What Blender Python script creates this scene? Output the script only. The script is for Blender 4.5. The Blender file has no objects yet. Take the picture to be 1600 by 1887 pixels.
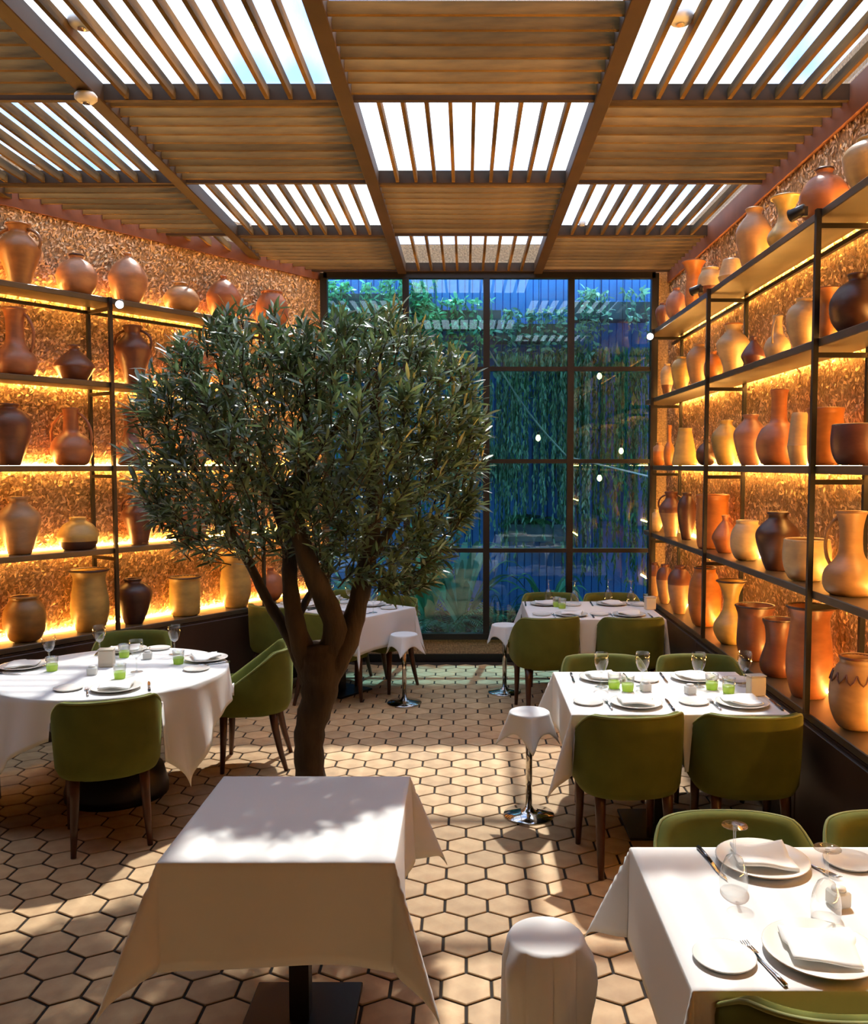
import bpy, math, random
import numpy as np
from mathutils import Vector, Matrix

# ------------------------------------------------------------------ camera, sky, sun, exposure
SC = bpy.context.scene
COL = SC.collection
FPX, CX, CY, CAMH = 1600.0, 858.0, 958.0, 2.0
TH = math.atan(100 / FPX)
cam_d = bpy.data.cameras.new('camera')
cam_d.sensor_fit = 'AUTO'; cam_d.sensor_width = 36.0
cam_d.lens = FPX / 1887 * 36.0
cam_d.shift_x = -(CX - 800) / 1887; cam_d.shift_y = (CY - 943.5) / 1887
cam_d.clip_start = 0.02; cam_d.clip_end = 200
cam = bpy.data.objects.new('camera', cam_d); COL.objects.link(cam)
cam.location = (0, 0, CAMH); cam.rotation_euler = (math.pi / 2 - TH, 0, 0)
SC.camera = cam

SKY_STRENGTH = 3.3
SUN_STRENGTH = 7.4
LED_STRENGTH = 135.0
EXPOSURE = 0.0

world = bpy.data.worlds.new('sky'); SC.world = world; world.use_nodes = True
nt = world.node_tree; nt.nodes.clear()
w_out = nt.nodes.new('ShaderNodeOutputWorld'); w_bg = nt.nodes.new('ShaderNodeBackground')
w_tc = nt.nodes.new('ShaderNodeTexCoord'); w_no = nt.nodes.new('ShaderNodeTexNoise'); w_ra = nt.nodes.new('ShaderNodeValToRGB')
w_no.inputs['Scale'].default_value = 5.0; w_no.inputs['Detail'].default_value = 3.0
w_ra.color_ramp.elements[0].position = 0.36; w_ra.color_ramp.elements[0].color = (0.24, 0.42, 0.85, 1)
w_ra.color_ramp.elements[1].position = 0.58; w_ra.color_ramp.elements[1].color = (0.90, 0.93, 0.95, 1)
nt.links.new(w_tc.outputs['Generated'], w_no.inputs['Vector']); nt.links.new(w_no.outputs['Fac'], w_ra.inputs['Fac'])
nt.links.new(w_ra.outputs['Color'], w_bg.inputs['Color']); nt.links.new(w_bg.outputs['Background'], w_out.inputs['Surface'])
w_bg.inputs['Strength'].default_value = SKY_STRENGTH

sun_d = bpy.data.lights.new('sun_offscreen', 'SUN'); sun_d.energy = SUN_STRENGTH; sun_d.angle = math.radians(1.5); sun_d.color = (1.0, 0.95, 0.86)
sun = bpy.data.objects.new('sun_offscreen', sun_d); COL.objects.link(sun)
sun.rotation_euler = Vector((0.33, 2.06, 3.16)).to_track_quat('Z', 'Y').to_euler()

SC.view_settings.view_transform = 'Standard'; SC.view_settings.look = 'None'
SC.view_settings.exposure = EXPOSURE; SC.view_settings.gamma = 1.0
SC.view_settings.use_curve_mapping = False
SC.cycles.max_bounces = 10; SC.cycles.transparent_max_bounces = 16
SC.cycles.sample_clamp_indirect = 8.0
SC.cycles.caustics_reflective = False; SC.cycles.caustics_refractive = False
SC.cycles.use_denoising = True

rnd = random.Random(7)
nrng = np.random.default_rng(11)

# ------------------------------------------------------------------ pixel -> place helpers
_F = Vector((0, math.cos(TH), -math.sin(TH))); _U = Vector((0, math.sin(TH), math.cos(TH))); _C = Vector((0, 0, CAMH))
def ray(px, py): return _F + Vector(((px - CX) / FPX, 0, 0)) + _U * ((CY - py) / FPX)
def onZ(px, py, z): v = ray(px, py); return _C + v * ((z - CAMH) / v.z)
def onY(px, py, y): v = ray(px, py); return _C + v * (y / v.y)

# ------------------------------------------------------------------ mesh builder
class MB:
    def __init__(s): s.v = []; s.f = []; s.m = []; s.sm = []
    def add(s, verts, faces, smooth=False, mi=0):
        o = len(s.v); s.v += [tuple(p) for p in verts]
        for q in faces: s.f.append(tuple(i + o for i in q)); s.m.append(mi); s.sm.append(smooth)
        return s
    def box(s, x0, x1, y0, y1, z0, z1, mi=0, bev=0.0, M=None):
        if bev <= 0:
            vs = [(x, y, z) for z in (z0, z1) for y in (y0, y1) for x in (x0, x1)]
            fs = [(0, 2, 3, 1), (4, 5, 7, 6), (0, 1, 5, 4), (2, 6, 7, 3), (0, 4, 6, 2), (1, 3, 7, 5)]
        else:
            b = bev; vs = []; fs = []
            def loop(x0, x1, y0, y1, z, c): return [(x0 + c, y0, z), (x1 - c, y0, z), (x1, y0 + c, z), (x1, y1 - c, z), (x1 - c, y1, z), (x0 + c, y1, z), (x0, y1 - c, z), (x0, y0 + c, z)]
            vs = loop(x0 + b, x1 - b, y0 + b, y1 - b, z0, b * .3) + loop(x0, x1, y0, y1, z0 + b, b) + loop(x0, x1, y0, y1, z1 - b, b) + loop(x0 + b, x1 - b, y0 + b, y1 - b, z1, b * .3)
            for k in range(3):
                for i in range(8): j = (i + 1) % 8; fs.append((k * 8 + i, k * 8 + j, k * 8 + 8 + j, k * 8 + 8 + i))
            fs.append(tuple(range(7, -1, -1))); fs.append(tuple(range(24, 32)))
        if M is not None: vs = [M @ Vector(p) for p in vs]
        return s.add(vs, fs, False, mi)
    def tube(s, pts, rad, seg=8, smooth=True, mi=0, closed=False, cap=True):
        pts = [Vector(p) for p in pts]; n = len(pts)
        if not hasattr(rad, '__len__'): rad = [rad] * n
        vs = []; fs = []; prev = None
        for i, p in enumerate(pts):
            t = (pts[(i + 1) % n] - pts[i - 1]) if closed else (pts[min(i + 1, n - 1)] - pts[max(i - 1, 0)])
            if t.length < 1e-9: t = Vector((0, 0, 1))
            t.normalize()
            if prev is None:
                a = Vector((1, 0, 0)) if abs(t.x) < .8 else Vector((0, 1, 0))
                u = t.cross(a).normalized()
            else:
                u = (prev - t * prev.dot(t))
                u = u.normalized() if u.length > 1e-6 else t.orthogonal().normalized()
            prev = u; w = t.cross(u)
            for k in range(seg):
                a = 2 * math.pi * k / seg
                vs.append(p + (u * math.cos(a) + w * math.sin(a)) * rad[i])
        m = n if closed else n - 1
        for i in range(m):
            for k in range(seg):
                a = i * seg + k; b = i * seg + (k + 1) % seg; c = ((i + 1) % n) * seg + (k + 1) % seg; d = ((i + 1) % n) * seg + k
                fs.append((a, b, c, d))
        if cap and not closed:
            fs.append(tuple(range(seg - 1, -1, -1))); fs.append(tuple((n - 1) * seg + k for k in range(seg)))
        return s.add(vs, fs, smooth, mi)
    def lathe(s, prof, seg=28, smooth=True, mi=0, mif=None, c=(0, 0, 0), caps=True):
        vs = []; n = len(prof)
        for r, z in prof:
            for k in range(seg):
                a = 2 * math.pi * k / seg; vs.append((c[0] + r * math.cos(a), c[1] + r * math.sin(a), c[2] + z))
        o = len(s.v); s.v += vs
        for i in range(n - 1):
            mm = mif(0.5 * (prof[i][1] + prof[i + 1][1]), i) if mif else mi
            for k in range(seg):
                j = (k + 1) % seg
                s.f.append((o + i * seg + k, o + i * seg + j, o + (i + 1) * seg + j, o + (i + 1) * seg + k)); s.m.append(mm); s.sm.append(smooth)
        if caps:
            s.f.append(tuple(o + k for k in range(seg - 1, -1, -1))); s.m.append(mif(prof[0][1], 0) if mif else mi); s.sm.append(False)
            s.f.append(tuple(o + (n - 1) * seg + k for k in range(seg))); s.m.append(mif(prof[-1][1], n - 1) if mif else mi); s.sm.append(False)
        return s
    def mesh(s, name, mats):
        me = bpy.data.meshes.new(name); me.from_pydata(s.v, [], s.f)
        for m in (mats if isinstance(mats, (list, tuple)) else [mats]): me.materials.append(m)
        me.polygons.foreach_set('material_index', s.m); me.polygons.foreach_set('use_smooth', s.sm); me.update()
        return me
    def build(s, name, mats, parent=None, **kw): return put(name, s.mesh(name, mats), parent, **kw)

def put(name, me, parent=None, loc=None, rot=None, label=None, cat=None, group=None, kind=None, M=None):
    o = bpy.data.objects.new(name, me); COL.objects.link(o)
    if parent is not None: o.parent = parent
    if loc is not None: o.location = loc
    if rot is not None: o.rotation_euler = rot
    if M is not None: o.matrix_basis = M
    tag(o, label, cat, group, kind); return o
def tag(o, label=None, cat=None, group=None, kind=None):
    if label: o['label'] = label
    if cat: o['category'] = cat
    if group: o['group'] = group
    if kind: o['kind'] = kind
    return o
def empty(name, loc=(0, 0, 0), rz=0.0, **kw):
    o = bpy.data.objects.new(name, None); COL.objects.link(o); o.empty_display_size = .05
    o.location = loc; o.rotation_euler = (0, 0, rz); return tag(o, **kw)
def clone(o, loc, rz, label=None, group=None, parent=None):
    r = o.copy(); COL.objects.link(r); r.parent = parent
    if loc is not None: r.location = loc; r.rotation_euler = (0, 0, rz)
    if label: r['label'] = label
    if group: r['group'] = group
    for ch in list(o.children): clone(ch, None, 0, parent=r)
    return r
def np_mesh(name, V, Fc, mat, smooth=False):
    me = bpy.data.meshes.new(name); me.from_pydata(V.tolist() if hasattr(V, 'tolist') else V, [], Fc.tolist() if hasattr(Fc, 'tolist') else Fc)
    me.materials.append(mat)
    if smooth: me.polygons.foreach_set('use_smooth', [True] * len(me.polygons))
    me.update(); return me

# ------------------------------------------------------------------ materials
def new_mat(name):
    m = bpy.data.materials.new(name); m.use_nodes = True; n = m.node_tree.nodes; n.clear()
    out = n.new('ShaderNodeOutputMaterial'); return m, m.node_tree, out
def pbr(name, col, rough=.6, metal=0.0, var=0.0, nscale=6.0, bump=0.0, bscale=40.0, stretch=(1, 1, 1), rand=0.0, sheen=0.0, trans=0.0, spec=0.5, col2=None, coat=0.0, island=False):
    m, t, out = new_mat(name); L = t.links
    b = t.nodes.new('ShaderNodeBsdfPrincipled')
    b.inputs['Roughness'].default_value = rough; b.inputs['Metallic'].default_value = metal
    b.inputs['Specular IOR Level'].default_value = spec
    if coat: b.inputs['Coat Weight'].default_value = coat; b.inputs['Coat Roughness'].default_value = .15
    if sheen: b.inputs['Sheen Weight'].default_value = sheen; b.inputs['Sheen Roughness'].default_value = .35; b.inputs['Sheen Tint'].default_value = (*[min(1, c * 3 + .1) for c in col], 1)
    tc = t.nodes.new('ShaderNodeTexCoord'); mp = t.nodes.new('ShaderNodeMapping'); mp.inputs['Scale'].default_value = stretch
    L.new(tc.outputs['Object'], mp.inputs['Vector'])
    src = None
    if var > 0 or col2:
        no = t.nodes.new('ShaderNodeTexNoise'); no.inputs['Scale'].default_value = nscale; no.inputs['Detail'].default_value = 5
        L.new(mp.outputs['Vector'], no.inputs['Vector'])
        mx = t.nodes.new('ShaderNodeMix'); mx.data_type = 'RGBA'
        c2 = col2 or tuple(c * (1 - var) for c in col)
        mx.inputs[6].default_value = (*col, 1); mx.inputs[7].default_value = (*c2, 1)
        rp = t.nodes.new('ShaderNodeMapRange'); rp.inputs[1].default_value = .35; rp.inputs[2].default_value = .65
        L.new(no.outputs['Fac'], rp.inputs[0]); L.new(rp.outputs[0], mx.inputs[0]); src = mx.outputs[2]
    if rand > 0:
        hs = t.nodes.new('ShaderNodeHueSaturation')
        oi = t.nodes.new('ShaderNodeObjectInfo'); val = oi.outputs['Random']
        if island:
            ge = t.nodes.new('ShaderNodeNewGeometry'); ad = t.nodes.new('ShaderNodeMath'); ad.operation = 'ADD'
            fr = t.nodes.new('ShaderNodeMath'); fr.operation = 'FRACT'
            L.new(oi.outputs['Random'], ad.inputs[0]); L.new(ge.outputs['Random Per Island'], ad.inputs[1]); L.new(ad.outputs[0], fr.inputs[0]); val = fr.outputs[0]
        mr = t.nodes.new('ShaderNodeMapRange'); mr.inputs[3].default_value = 1 - rand; mr.inputs[4].default_value = 1 + rand
        L.new(val, mr.inputs[0]); L.new(mr.outputs[0], hs.inputs['Value'])
        if src: L.new(src, hs.inputs['Color'])
        else: hs.inputs['Color'].default_value = (*col, 1)
        src = hs.outputs['Color']
    if src: L.new(src, b.inputs['Base Color'])
    else: b.inputs['Base Color'].default_value = (*col, 1)
    if bump > 0:
        n2 = t.nodes.new('ShaderNodeTexNoise'); n2.inputs['Scale'].default_value = bscale; n2.inputs['Detail'].default_value = 4
        L.new(mp.outputs['Vector'], n2.inputs['Vector'])
        bp = t.nodes.new('ShaderNodeBump'); bp.inputs['Strength'].default_value = bump; bp.inputs['Distance'].default_value = .01
        L.new(n2.outputs['Fac'], bp.inputs['Height']); L.new(bp.outputs['Normal'], b.inputs['Normal'])
    if trans > 0:
        tr = t.nodes.new('ShaderNodeBsdfTranslucent'); ms = t.nodes.new('ShaderNodeMixShader'); ms.inputs[0].default_value = trans
        if src: L.new(src, tr.inputs['Color'])
        else: tr.inputs['Color'].default_value = (*col, 1)
        L.new(b.outputs[0], ms.inputs[1]); L.new(tr.outputs[0], ms.inputs[2]); L.new(ms.outputs[0], out.inputs['Surface'])
    else: L.new(b.outputs[0], out.inputs['Surface'])
    return m
def thin_glass(name, tint, rough=0.0, base=.04, edge=.6):
    m, t, out = new_mat(name); L = t.links
    tr = t.nodes.new('ShaderNodeBsdfTransparent'); tr.inputs['Color'].default_value = (*tint, 1)
    gl = t.nodes.new('ShaderNodeBsdfGlossy'); gl.inputs['Roughness'].default_value = rough
    lw = t.nodes.new('ShaderNodeLayerWeight'); lw.inputs['Blend'].default_value = .25
    mr = t.nodes.new('ShaderNodeMapRange'); mr.inputs[3].default_value = base; mr.inputs[4].default_value = edge
    ms = t.nodes.new('ShaderNodeMixShader')
    L.new(lw.outputs['Facing'], mr.inputs[0]); L.new(mr.outputs[0], ms.inputs[0]); L.new(tr.outputs[0], ms.inputs[1]); L.new(gl.outputs[0], ms.inputs[2]); L.new(ms.outputs[0], out.inputs['Surface'])
    return m
def emit(name, col, st):
    m, t, out = new_mat(name); e = t.nodes.new('ShaderNodeEmission'); e.inputs['Color'].default_value = (*col, 1); e.inputs['Strength'].default_value = st
    t.links.new(e.outputs[0], out.inputs['Surface']); return m

M = {}
M['tile'] = pbr('tile_clay', (.56, .37, .19), .62, var=.22, nscale=9, rand=.15, island=True, bump=.15, bscale=30, col2=(.45, .28, .135))
M['grout'] = pbr('grout', (.022, .015, .010), .95)
M['slat'] = pbr('slat_wood', (.21, .118, .036), .75, nscale=1.6, col2=(.050, .033, .015), rand=.3, spec=.08, bump=.1, bscale=20, stretch=(1, 1, 6))
M['beam'] = pbr('beam_wood', (.050, .028, .014), .6, var=.3, nscale=3, spec=.2)
M['trimwood'] = pbr('trim_wood', (.20, .065, .026), .7, var=.25, nscale=4)
M['wall'] = pbr('gold_plaster', (.58, .37, .19), .7, var=.5, nscale=60, bump=1.0, bscale=70)
M['flake'] = pbr('gold_flake', (.82, .56, .32), .42, metal=.2, rand=.5, island=True)
M['plain'] = pbr('plain_plaster', (.11, .07, .045), .9)
M['shelf'] = pbr('shelf_bronze', (.10, .075, .045), .38, metal=.3, var=.3, nscale=5)
M['black'] = pbr('black_metal', (.012, .010, .010), .4, metal=.2)
M['darkwood'] = pbr('dark_wood', (.045, .022, .013), .45, var=.35, nscale=4, stretch=(1, 1, .2))
M['leg'] = pbr('leg_wood', (.085, .028, .014), .35, var=.35, nscale=8)
M['velvet'] = pbr('olive_velvet', (.105, .118, .020), .85, sheen=.3, var=.18, nscale=8, spec=.2)
M['piping'] = pbr('velvet_piping', (.17, .19, .05), .7, sheen=.4)
M['cloth'] = pbr('white_linen', (.80, .785, .765), .85, trans=.05, bump=.06, bscale=25, spec=.2)
M['napkin'] = pbr('white_napkin', (.86, .85, .82), .85, trans=.08, spec=.2)
M['ceramic'] = pbr('white_ceramic', (.80, .78, .72), .18)
M['rimceramic'] = pbr('brown_rim', (.36, .22, .10), .3)
M['steel'] = pbr('steel', (.62, .62, .62), .16, metal=1.0)
M['darksteel'] = pbr('dark_steel', (.10, .10, .11), .25, metal=.9)
M['chrome'] = pbr('chrome', (.72, .70, .67), .07, metal=1.0)
M['chromedark'] = pbr('chrome_base', (.55, .54, .53), .09, metal=1.0)
M['glass'] = thin_glass('clear_glass', (.97, .98, .97), base=.05, edge=.85)
M['greenglass'] = thin_glass('green_glass', (.48, .93, .10), base=.05, edge=.3)
M['greenpart'] = pbr('green_glass_body', (.72, .92, .22), .2, trans=.6)
M['frost'] = pbr('frosted_glass', (.80, .80, .77), .35, trans=.4)
M['creambox'] = pbr('cream_box', (.80, .72, .58), .6, trans=.25)
M['roofglass'] = thin_glass('roof_glass', (.97, .985, 1.0), base=.02, edge=.2)
M['winglass'] = thin_glass('tinted_glass', (.54, .86, .96), base=.07, edge=.8)
M['bark'] = pbr('bark', (.055, .038, .022), .9, col2=(.026, .018, .011), nscale=7, bump=.8, bscale=18, stretch=(2, 2, .6))
M['leaf'] = pbr('leaf_green', (.100, .168, .076), .33, rand=.65, island=True, trans=.2, spec=.8)
M['leafpale'] = pbr('leaf_pale', (.12, .16, .08), .4, rand=.4, island=True, trans=.2)
M['led'] = emit('led_warm', (1.0, .50, .115), LED_STRENGTH)
M['lamp'] = emit('lamp_lens', (1.0, .97, .88), 60)
M['bulb'] = emit('bulb_glow', (1.0, .50, .18), 9)
M['gwall'] = pbr('blue_boards', (.17, .36, .86), .6, var=.25, nscale=2)
M['gdark'] = pbr('dark_render', (.035, .033, .04), .9, var=.4, nscale=2)
M['gravel'] = pbr('gravel', (.47, .46, .45), .9, rand=.5, island=True)
M['soil'] = pbr('soil', (.05, .035, .025), 1.0)
M['gleaf'] = pbr('garden_teal', (.30, .70, .40), .4, rand=.5, island=True, trans=.3)
M['gleaf2'] = pbr('garden_green', (.13, .36, .14), .4, rand=.5, island=True, trans=.25)
M['gleaf3'] = pbr('garden_greygreen', (.42, .62, .44), .5, rand=.5, island=True, trans=.3)
M['planter'] = pbr('planter', (.22, .22, .26), .8, var=.3)
M['rope'] = pbr('rope', (.75, .72, .70), .7)
M['white'] = pbr('white_plastic', (.78, .76, .72), .4)
CLAY = dict(terra=(.50, .20, .085), pale=(.60, .32, .17), brown=(.22, .088, .048), dark=(.085, .036, .026), tan=(.55, .34, .165), cream=(.72, .55, .30),
            pink=(.46, .23, .155), yellow=(.66, .48, .15), orange=(.60, .24, .06), plum=(.15, .06, .06), amber=(.40, .22, .06), caramel=(.46, .22, .075))
for k, c in CLAY.items(): M['clay_' + k] = pbr('clay_' + k, (c[0] * .78, c[1] * .68, c[2] * .62), .38, var=.28, nscale=7, bump=.12, bscale=22, stretch=(1, 1, 2.5))

# ------------------------------------------------------------------ setting geometry numbers
ZC = 3.918                      # underside of the slats
RW = 2.05                       # right wall
YB = 8.80                       # window wall
W0 = Vector((-3.31, 6.307)); W1 = Vector((-1.459, 8.848))      # slanted wall line
WU = (W1 - W0).normalized(); WN = Vector((WU.y, -WU.x))
W2 = W0 - WU * 2.6               # where the slanted wall meets the side wall
SIDE_X = W2.x
XS = [SIDE_X, -3.285, -1.94, -.63, .72, RW]
YS = [3.36, 4.70, 6.04, 7.38, 8.72]
SH_Z = [.74, 1.37, 2.00, 2.63, 3.26]
XF, XBK = 1.75, 2.02

def wallx(y): return W0.x + (y - W0.y) * WU.x / WU.y if y > W2.y else SIDE_X
def wally(x): return W0.y + (x - W0.x) * WU.y / WU.x

# ---- floor with hexagon tiles
fl = MB().box(SIDE_X - .1, RW + .1, -3.1, YB + .1, -.06, -.006).build('floor', M['grout'], kind='structure')
fl['label'] = 'tan hexagonal clay tile floor with dark joints'
TW, TR = .194, .157
def hexv(w, r, g):
    s = (2 * r - w * .0)      # point to point height is found from the row pitch
    e = r * .667; p = r - e    # vertical edge and slanted rise
    hw = w / 2 - g / 2; top = (e / 2 + p) - g * .55; mid = e / 2 - g * .28
    return [(0, -top), (hw, -mid), (hw, mid), (0, top), (-hw, mid), (-hw, -mid)]
def tile_mesh():
    a = hexv(TW, TR, .0125); b = hexv(TW, TR, .0185)
    vs = [(x, y, -.006) for x, y in a] + [(x, y, -.0015) for x, y in a] + [(x, y, .001) for x, y in b]
    fs = []
    for k in range(2):
        for i in range(6): j = (i + 1) % 6; fs.append((k * 6 + i, k * 6 + j, k * 6 + 6 + j, k * 6 + 6 + i))
    fs.append(tuple(range(12, 18))); return vs, fs
tv, tf = tile_mesh()
tme = bpy.data.meshes.new('tile'); tme.from_pydata(tv, [], tf); tme.materials.append(M['tile']); tme.update()
cells = []
r0 = -int((4.62 + 1.0) / TR)
for i in range(r0, int((YB - 4.62) / TR) + 1):
    y = 4.62 + i * TR; off = .1 if i % 2 == 0 else .003
    for k in range(-30, 14):
        x = off + k * TW
        if x < wallx(y) + .10 or x > RW - .08 or y > YB - .10: continue
        cells.append((x, y))
def vis(x, y):
    w = y * math.cos(TH) + CAMH * math.sin(TH)
    if w < .5: return False
    px = CX + FPX * x / w; py = CY - FPX * (y * math.sin(TH) - CAMH * math.cos(TH)) / w
    if not (-30 < px < 1630 and py < 1915): return False
    if 270 < px < 700 and 1440 < py < 1790: return False       # wholly behind the square table's cloth
    if px > 1210 and py > 1590: return False
    return True
near = sorted([c for c in cells if vis(*c)], key=lambda c: c[1])[:300]
ns = set(near)
for (x, y) in near:
    o = put('tile', tme, fl, loc=(x, y, rnd.uniform(0, .0015)), rot=(rnd.uniform(-.004, .004), rnd.uniform(-.004, .004), 0))
TVn = np.array(tv); allv = []; allf = []
for (x, y) in cells:
    if (x, y) in ns: continue
    o = len(allv) * len(tv); allv.append(TVn + np.array([x, y, rnd.uniform(0, .0015)]))
    allf += [tuple(i + o for i in q) for q in tf]
put('tile_field', np_mesh('tile_field', np.concatenate(allv), allf, M['tile']), fl, kind='stuff')

# ---- walls
def vwall(name, p, q, z0, z1, th, mat, nrm):
    a = Vector((p[0], p[1])); b = Vector((q[0], q[1])); n = Vector(nrm)
    vs = [(v.x, v.y, z) for z in (z0, z1) for v in (a, b, b - n * th, a - n * th)]
    return MB().add(vs, [(0, 3, 2, 1), (4, 5, 6, 7), (0, 1, 5, 4), (1, 2, 6, 5), (2, 3, 7, 6), (3, 0, 4, 7)]).build(name, mat, kind='structure')
wr = vwall('wall_right', (RW, -3), (RW, YB + .15), -.06, 4.2, .15, M['wall'], (-1, 0))
wl = vwall('wall_left', W2, W1 + WU * .1, -.06, 4.2, .15, M['wall'], WN)
ws = vwall('wall_side', (SIDE_X, -3), W2, -.06, 4.2, .15, M['plain'], (1, 0))
wbk = vwall('wall_behind', (SIDE_X, -3), (RW, -3), -.06, 4.2, .15, M['plain'], (0, 1))
wb = MB()
wb.box(-1.62, -1.415, YB, YB + .12, 0, 4.2); wb.box(1.895, RW + .05, YB, YB + .12, 0, 4.2); wb.box(-1.415, 1.895, YB, YB + .12, .07, .245); wb.box(-1.415, 1.895, YB, YB + .12, 3.9, 4.2)
wb = wb.build('wall_window', M['wall'], kind='structure')
MB().box(-1.45, RW - .02, YB - .03, YB + .02, 0, .075).build('baseboard_window', M['black'], kind='structure')

def flakes(parent, org, U, n, length, z0, z1, count):
    s = nrng.uniform(0, length, count); z = nrng.uniform(z0, z1, count)
    org = np.array(org, float); U = np.array([U[0], U[1], 0.]); Nn = np.array([n[0], n[1], 0.]); Zv = np.array([0, 0, 1.])
    c = org[None] + s[:, None] * U + z[:, None] * Zv + (.004 + nrng.uniform(0, .010, count))[:, None] * Nn
    a = nrng.normal(0.9, .75, count)
    T = np.cos(a)[:, None] * U + np.sin(a)[:, None] * Zv + nrng.uniform(-.35, .35, count)[:, None] * Nn
    B = -np.sin(a)[:, None] * U + np.cos(a)[:, None] * Zv + nrng.uniform(-.6, .6, count)[:, None] * Nn
    l = nrng.uniform(.012, .026, count)[:, None]; w = nrng.uniform(.004, .010, count)[:, None]
    P = np.stack([c - T * l, c + B * w, c + T * l, c - B * w], 1).reshape(-1, 3)
    Fc = np.arange(count * 4).reshape(-1, 4)
    put('plaster_flakes', np_mesh('plaster_flakes', P, Fc, M['flake']), parent, kind='stuff')
flakes(wr, (RW, 1.2, 0), (0, 1), (-1, 0), YB - 1.2, .7, ZC, 42000)
flakes(wl, (W0.x - WU.x * .9, W0.y - WU.y * .9, 0), WU, WN, (W1 - W0).length + .9, .7, ZC, 32000)

MB().box(RW - .035, RW, -2.9, YB, ZC - .10, ZC + .082).build('trim_1', M['trimwood'], kind='structure')
a = W2 + WN * .0; pts = [W2, W1, W1 + WN * .035, W2 + WN * .035]
MB().add([(p.x, p.y, z) for z in (ZC - .07, ZC + .082) for p in pts], [(0, 3, 2, 1), (4, 5, 6, 7), (0, 1, 5, 4), (1, 2, 6, 5), (2, 3, 7, 6), (3, 0, 4, 7)]).build('trim_2', M['trimwood'], kind='structure')

# ---- ceiling: beams, slats in a chequer of directions, glass roof above
HS, TS = .056, .021
clg = MB().box(SIDE_X, RW, -3, 3.34, ZC, ZC + .1).build('ceiling', M['plain'], kind='structure')
clg['label'] = 'slatted timber ceiling under a glass roof, slats turned in a chequer pattern'
for i, x in enumerate(XS):
    if i in (0, 5): continue
    y1 = min(YB, wally(x) + .05) if x < W1.x else YB
    MB().box(x - .042, x + .042, 3.3, y1, ZC - .018, ZC + .082, bev=.004).build('beam', M['beam'], clg)
for y in YS:
    MB().box(max(wallx(y), SIDE_X), RW, y - .016, y + .016, ZC - .004, ZC + .08).build('cross_beam', M['beam'], clg)
NS = 9
for c in range(5):
    for r in range(4):
        x0, x1 = XS[c] + .042, XS[c + 1] - .042; y0, y1 = YS[r] + .016, YS[r + 1] - .016
        if wallx(y0) > x1: continue
        NX = 10
        for k in range(1, (NX if (c + r) % 2 == 1 else NS) + 1):
            if (c + r) % 2 == 1:        # slats across (c=3 is the middle column)
                y = y0 + (y1 - y0) * (k - .5) / NX
                xa = max(x0, wallx(y) + .045); xb = x1 if c < 4 else RW - .036
                if xb - xa < .05: continue
                me = MB().box(-(xb - xa) / 2, (xb - xa) / 2, -TS / 2, TS / 2, 0, HS).mesh('slat', M['slat'])
                put('slat', me, clg, loc=((xa + xb) / 2, y, ZC))
            else:
                x = x0 + (x1 - x0) * k / (NS + 1); yb = y1
                if x < W1.x: yb = min(y1, wally(x))
                if yb - y0 < .05: continue
                me = MB().box(-TS / 2, TS / 2, -(yb - y0) / 2, (yb - y0) / 2, 0, HS).mesh('slat', M['slat'])
                put('slat', me, clg, loc=(x, (y0 + yb) / 2, ZC))
        put('roof_pane', MB().box(x0, x1, y0, y1, ZC + .083, ZC + .091).mesh('roof_pane', M['roofglass']), clg)

# ---- window
win = MB()
WXS = [-1.413, -.596, .211, 1.056, 1.89]; WZS = [.258, 1.14, 2.044, 2.968, 3.891]
for x in (WXS[0], WXS[-1]): win.box(x - .035, x + .035, YB - .04, YB + .04, .24, 3.91)
for z in (WZS[0], WZS[-1]): win.box(WXS[0], WXS[-1], YB - .04, YB + .04, z - .03, z + .03)
win = win.build('window_1', M['black'], kind='structure'); win['label'] = 'black steel framed window wall onto the garden'
for x in WXS[1:-1]: MB().box(x - .032, x + .032, YB - .035, YB + .035, WZS[0], WZS[-1]).build('mullion', M['black'], win)
for z in WZS[1:-1]: MB().box(WXS[0], WXS[-1], YB - .03, YB + .03, z - .021, z + .021).build('transom', M['black'], win)
for i in range(4):
    for j in range(4):
        MB().box(WXS[i], WXS[i + 1], YB - .003, YB + .003, WZS[j], WZS[j + 1]).build('pane', M['winglass'], win)

# ------------------------------------------------------------------ shelf racks
def rack(name, frame, length, posts, depth, label):
    """frame: matrix with x along the wall, y out of the wall (towards the room), z up"""
    root = empty(name, label=label, cat='shelf rack'); root.matrix_basis = frame
    back = .03
    for i, z in enumerate(SH_Z):
        t = .042
        sh = MB().box(0, length, back, back + depth, z - t, z, bev=.004).build('shelf', M['shelf'], root)
        MB().box(.02, length - .02, back - .026, back - .004, z - .012, z + .008).build('led_strip', M['led'], sh, label='warm glowing LED strip')
    for p in posts:
        for yy in (back + .012, back + depth + .012):
            MB().box(p - .013, p + .013, yy - .013, yy + .013, SH_Z[0], SH_Z[-1] - .0).build('post', M['black'], root)
        for z in SH_Z[1:]:
            MB().box(p - .012, p + .012, back + .02, back + depth + .005, z - .095, z - .07).build('crossbar', M['black'], root)
    MB().box(0, length, back + .002, back + .024, SH_Z[-1] - .095, SH_Z[-1] - .07).build('back_rail', M['black'], root)
    return root
def cabinet(frame, length, depth, label):
    root = empty('base_cabinet', label=label, cat='cabinet', group=None); root.matrix_basis = frame
    MB().box(0, length, .05, depth - .02, 0.001, SH_Z[0] - .046).build('body', M['darkwood'], root)
    n = max(1, round(length / .95))
    for k in range(n):
        a, b = length * k / n, length * (k + 1) / n
        MB().box(a + .006, b - .006, depth - .02, depth, .06, SH_Z[0] - .06, bev=.004).build('door', M['darkwood'], root)
DEP = XF - 0 and (XBK - XF)
R_Y0, R_Y1 = .45, 8.50
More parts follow.
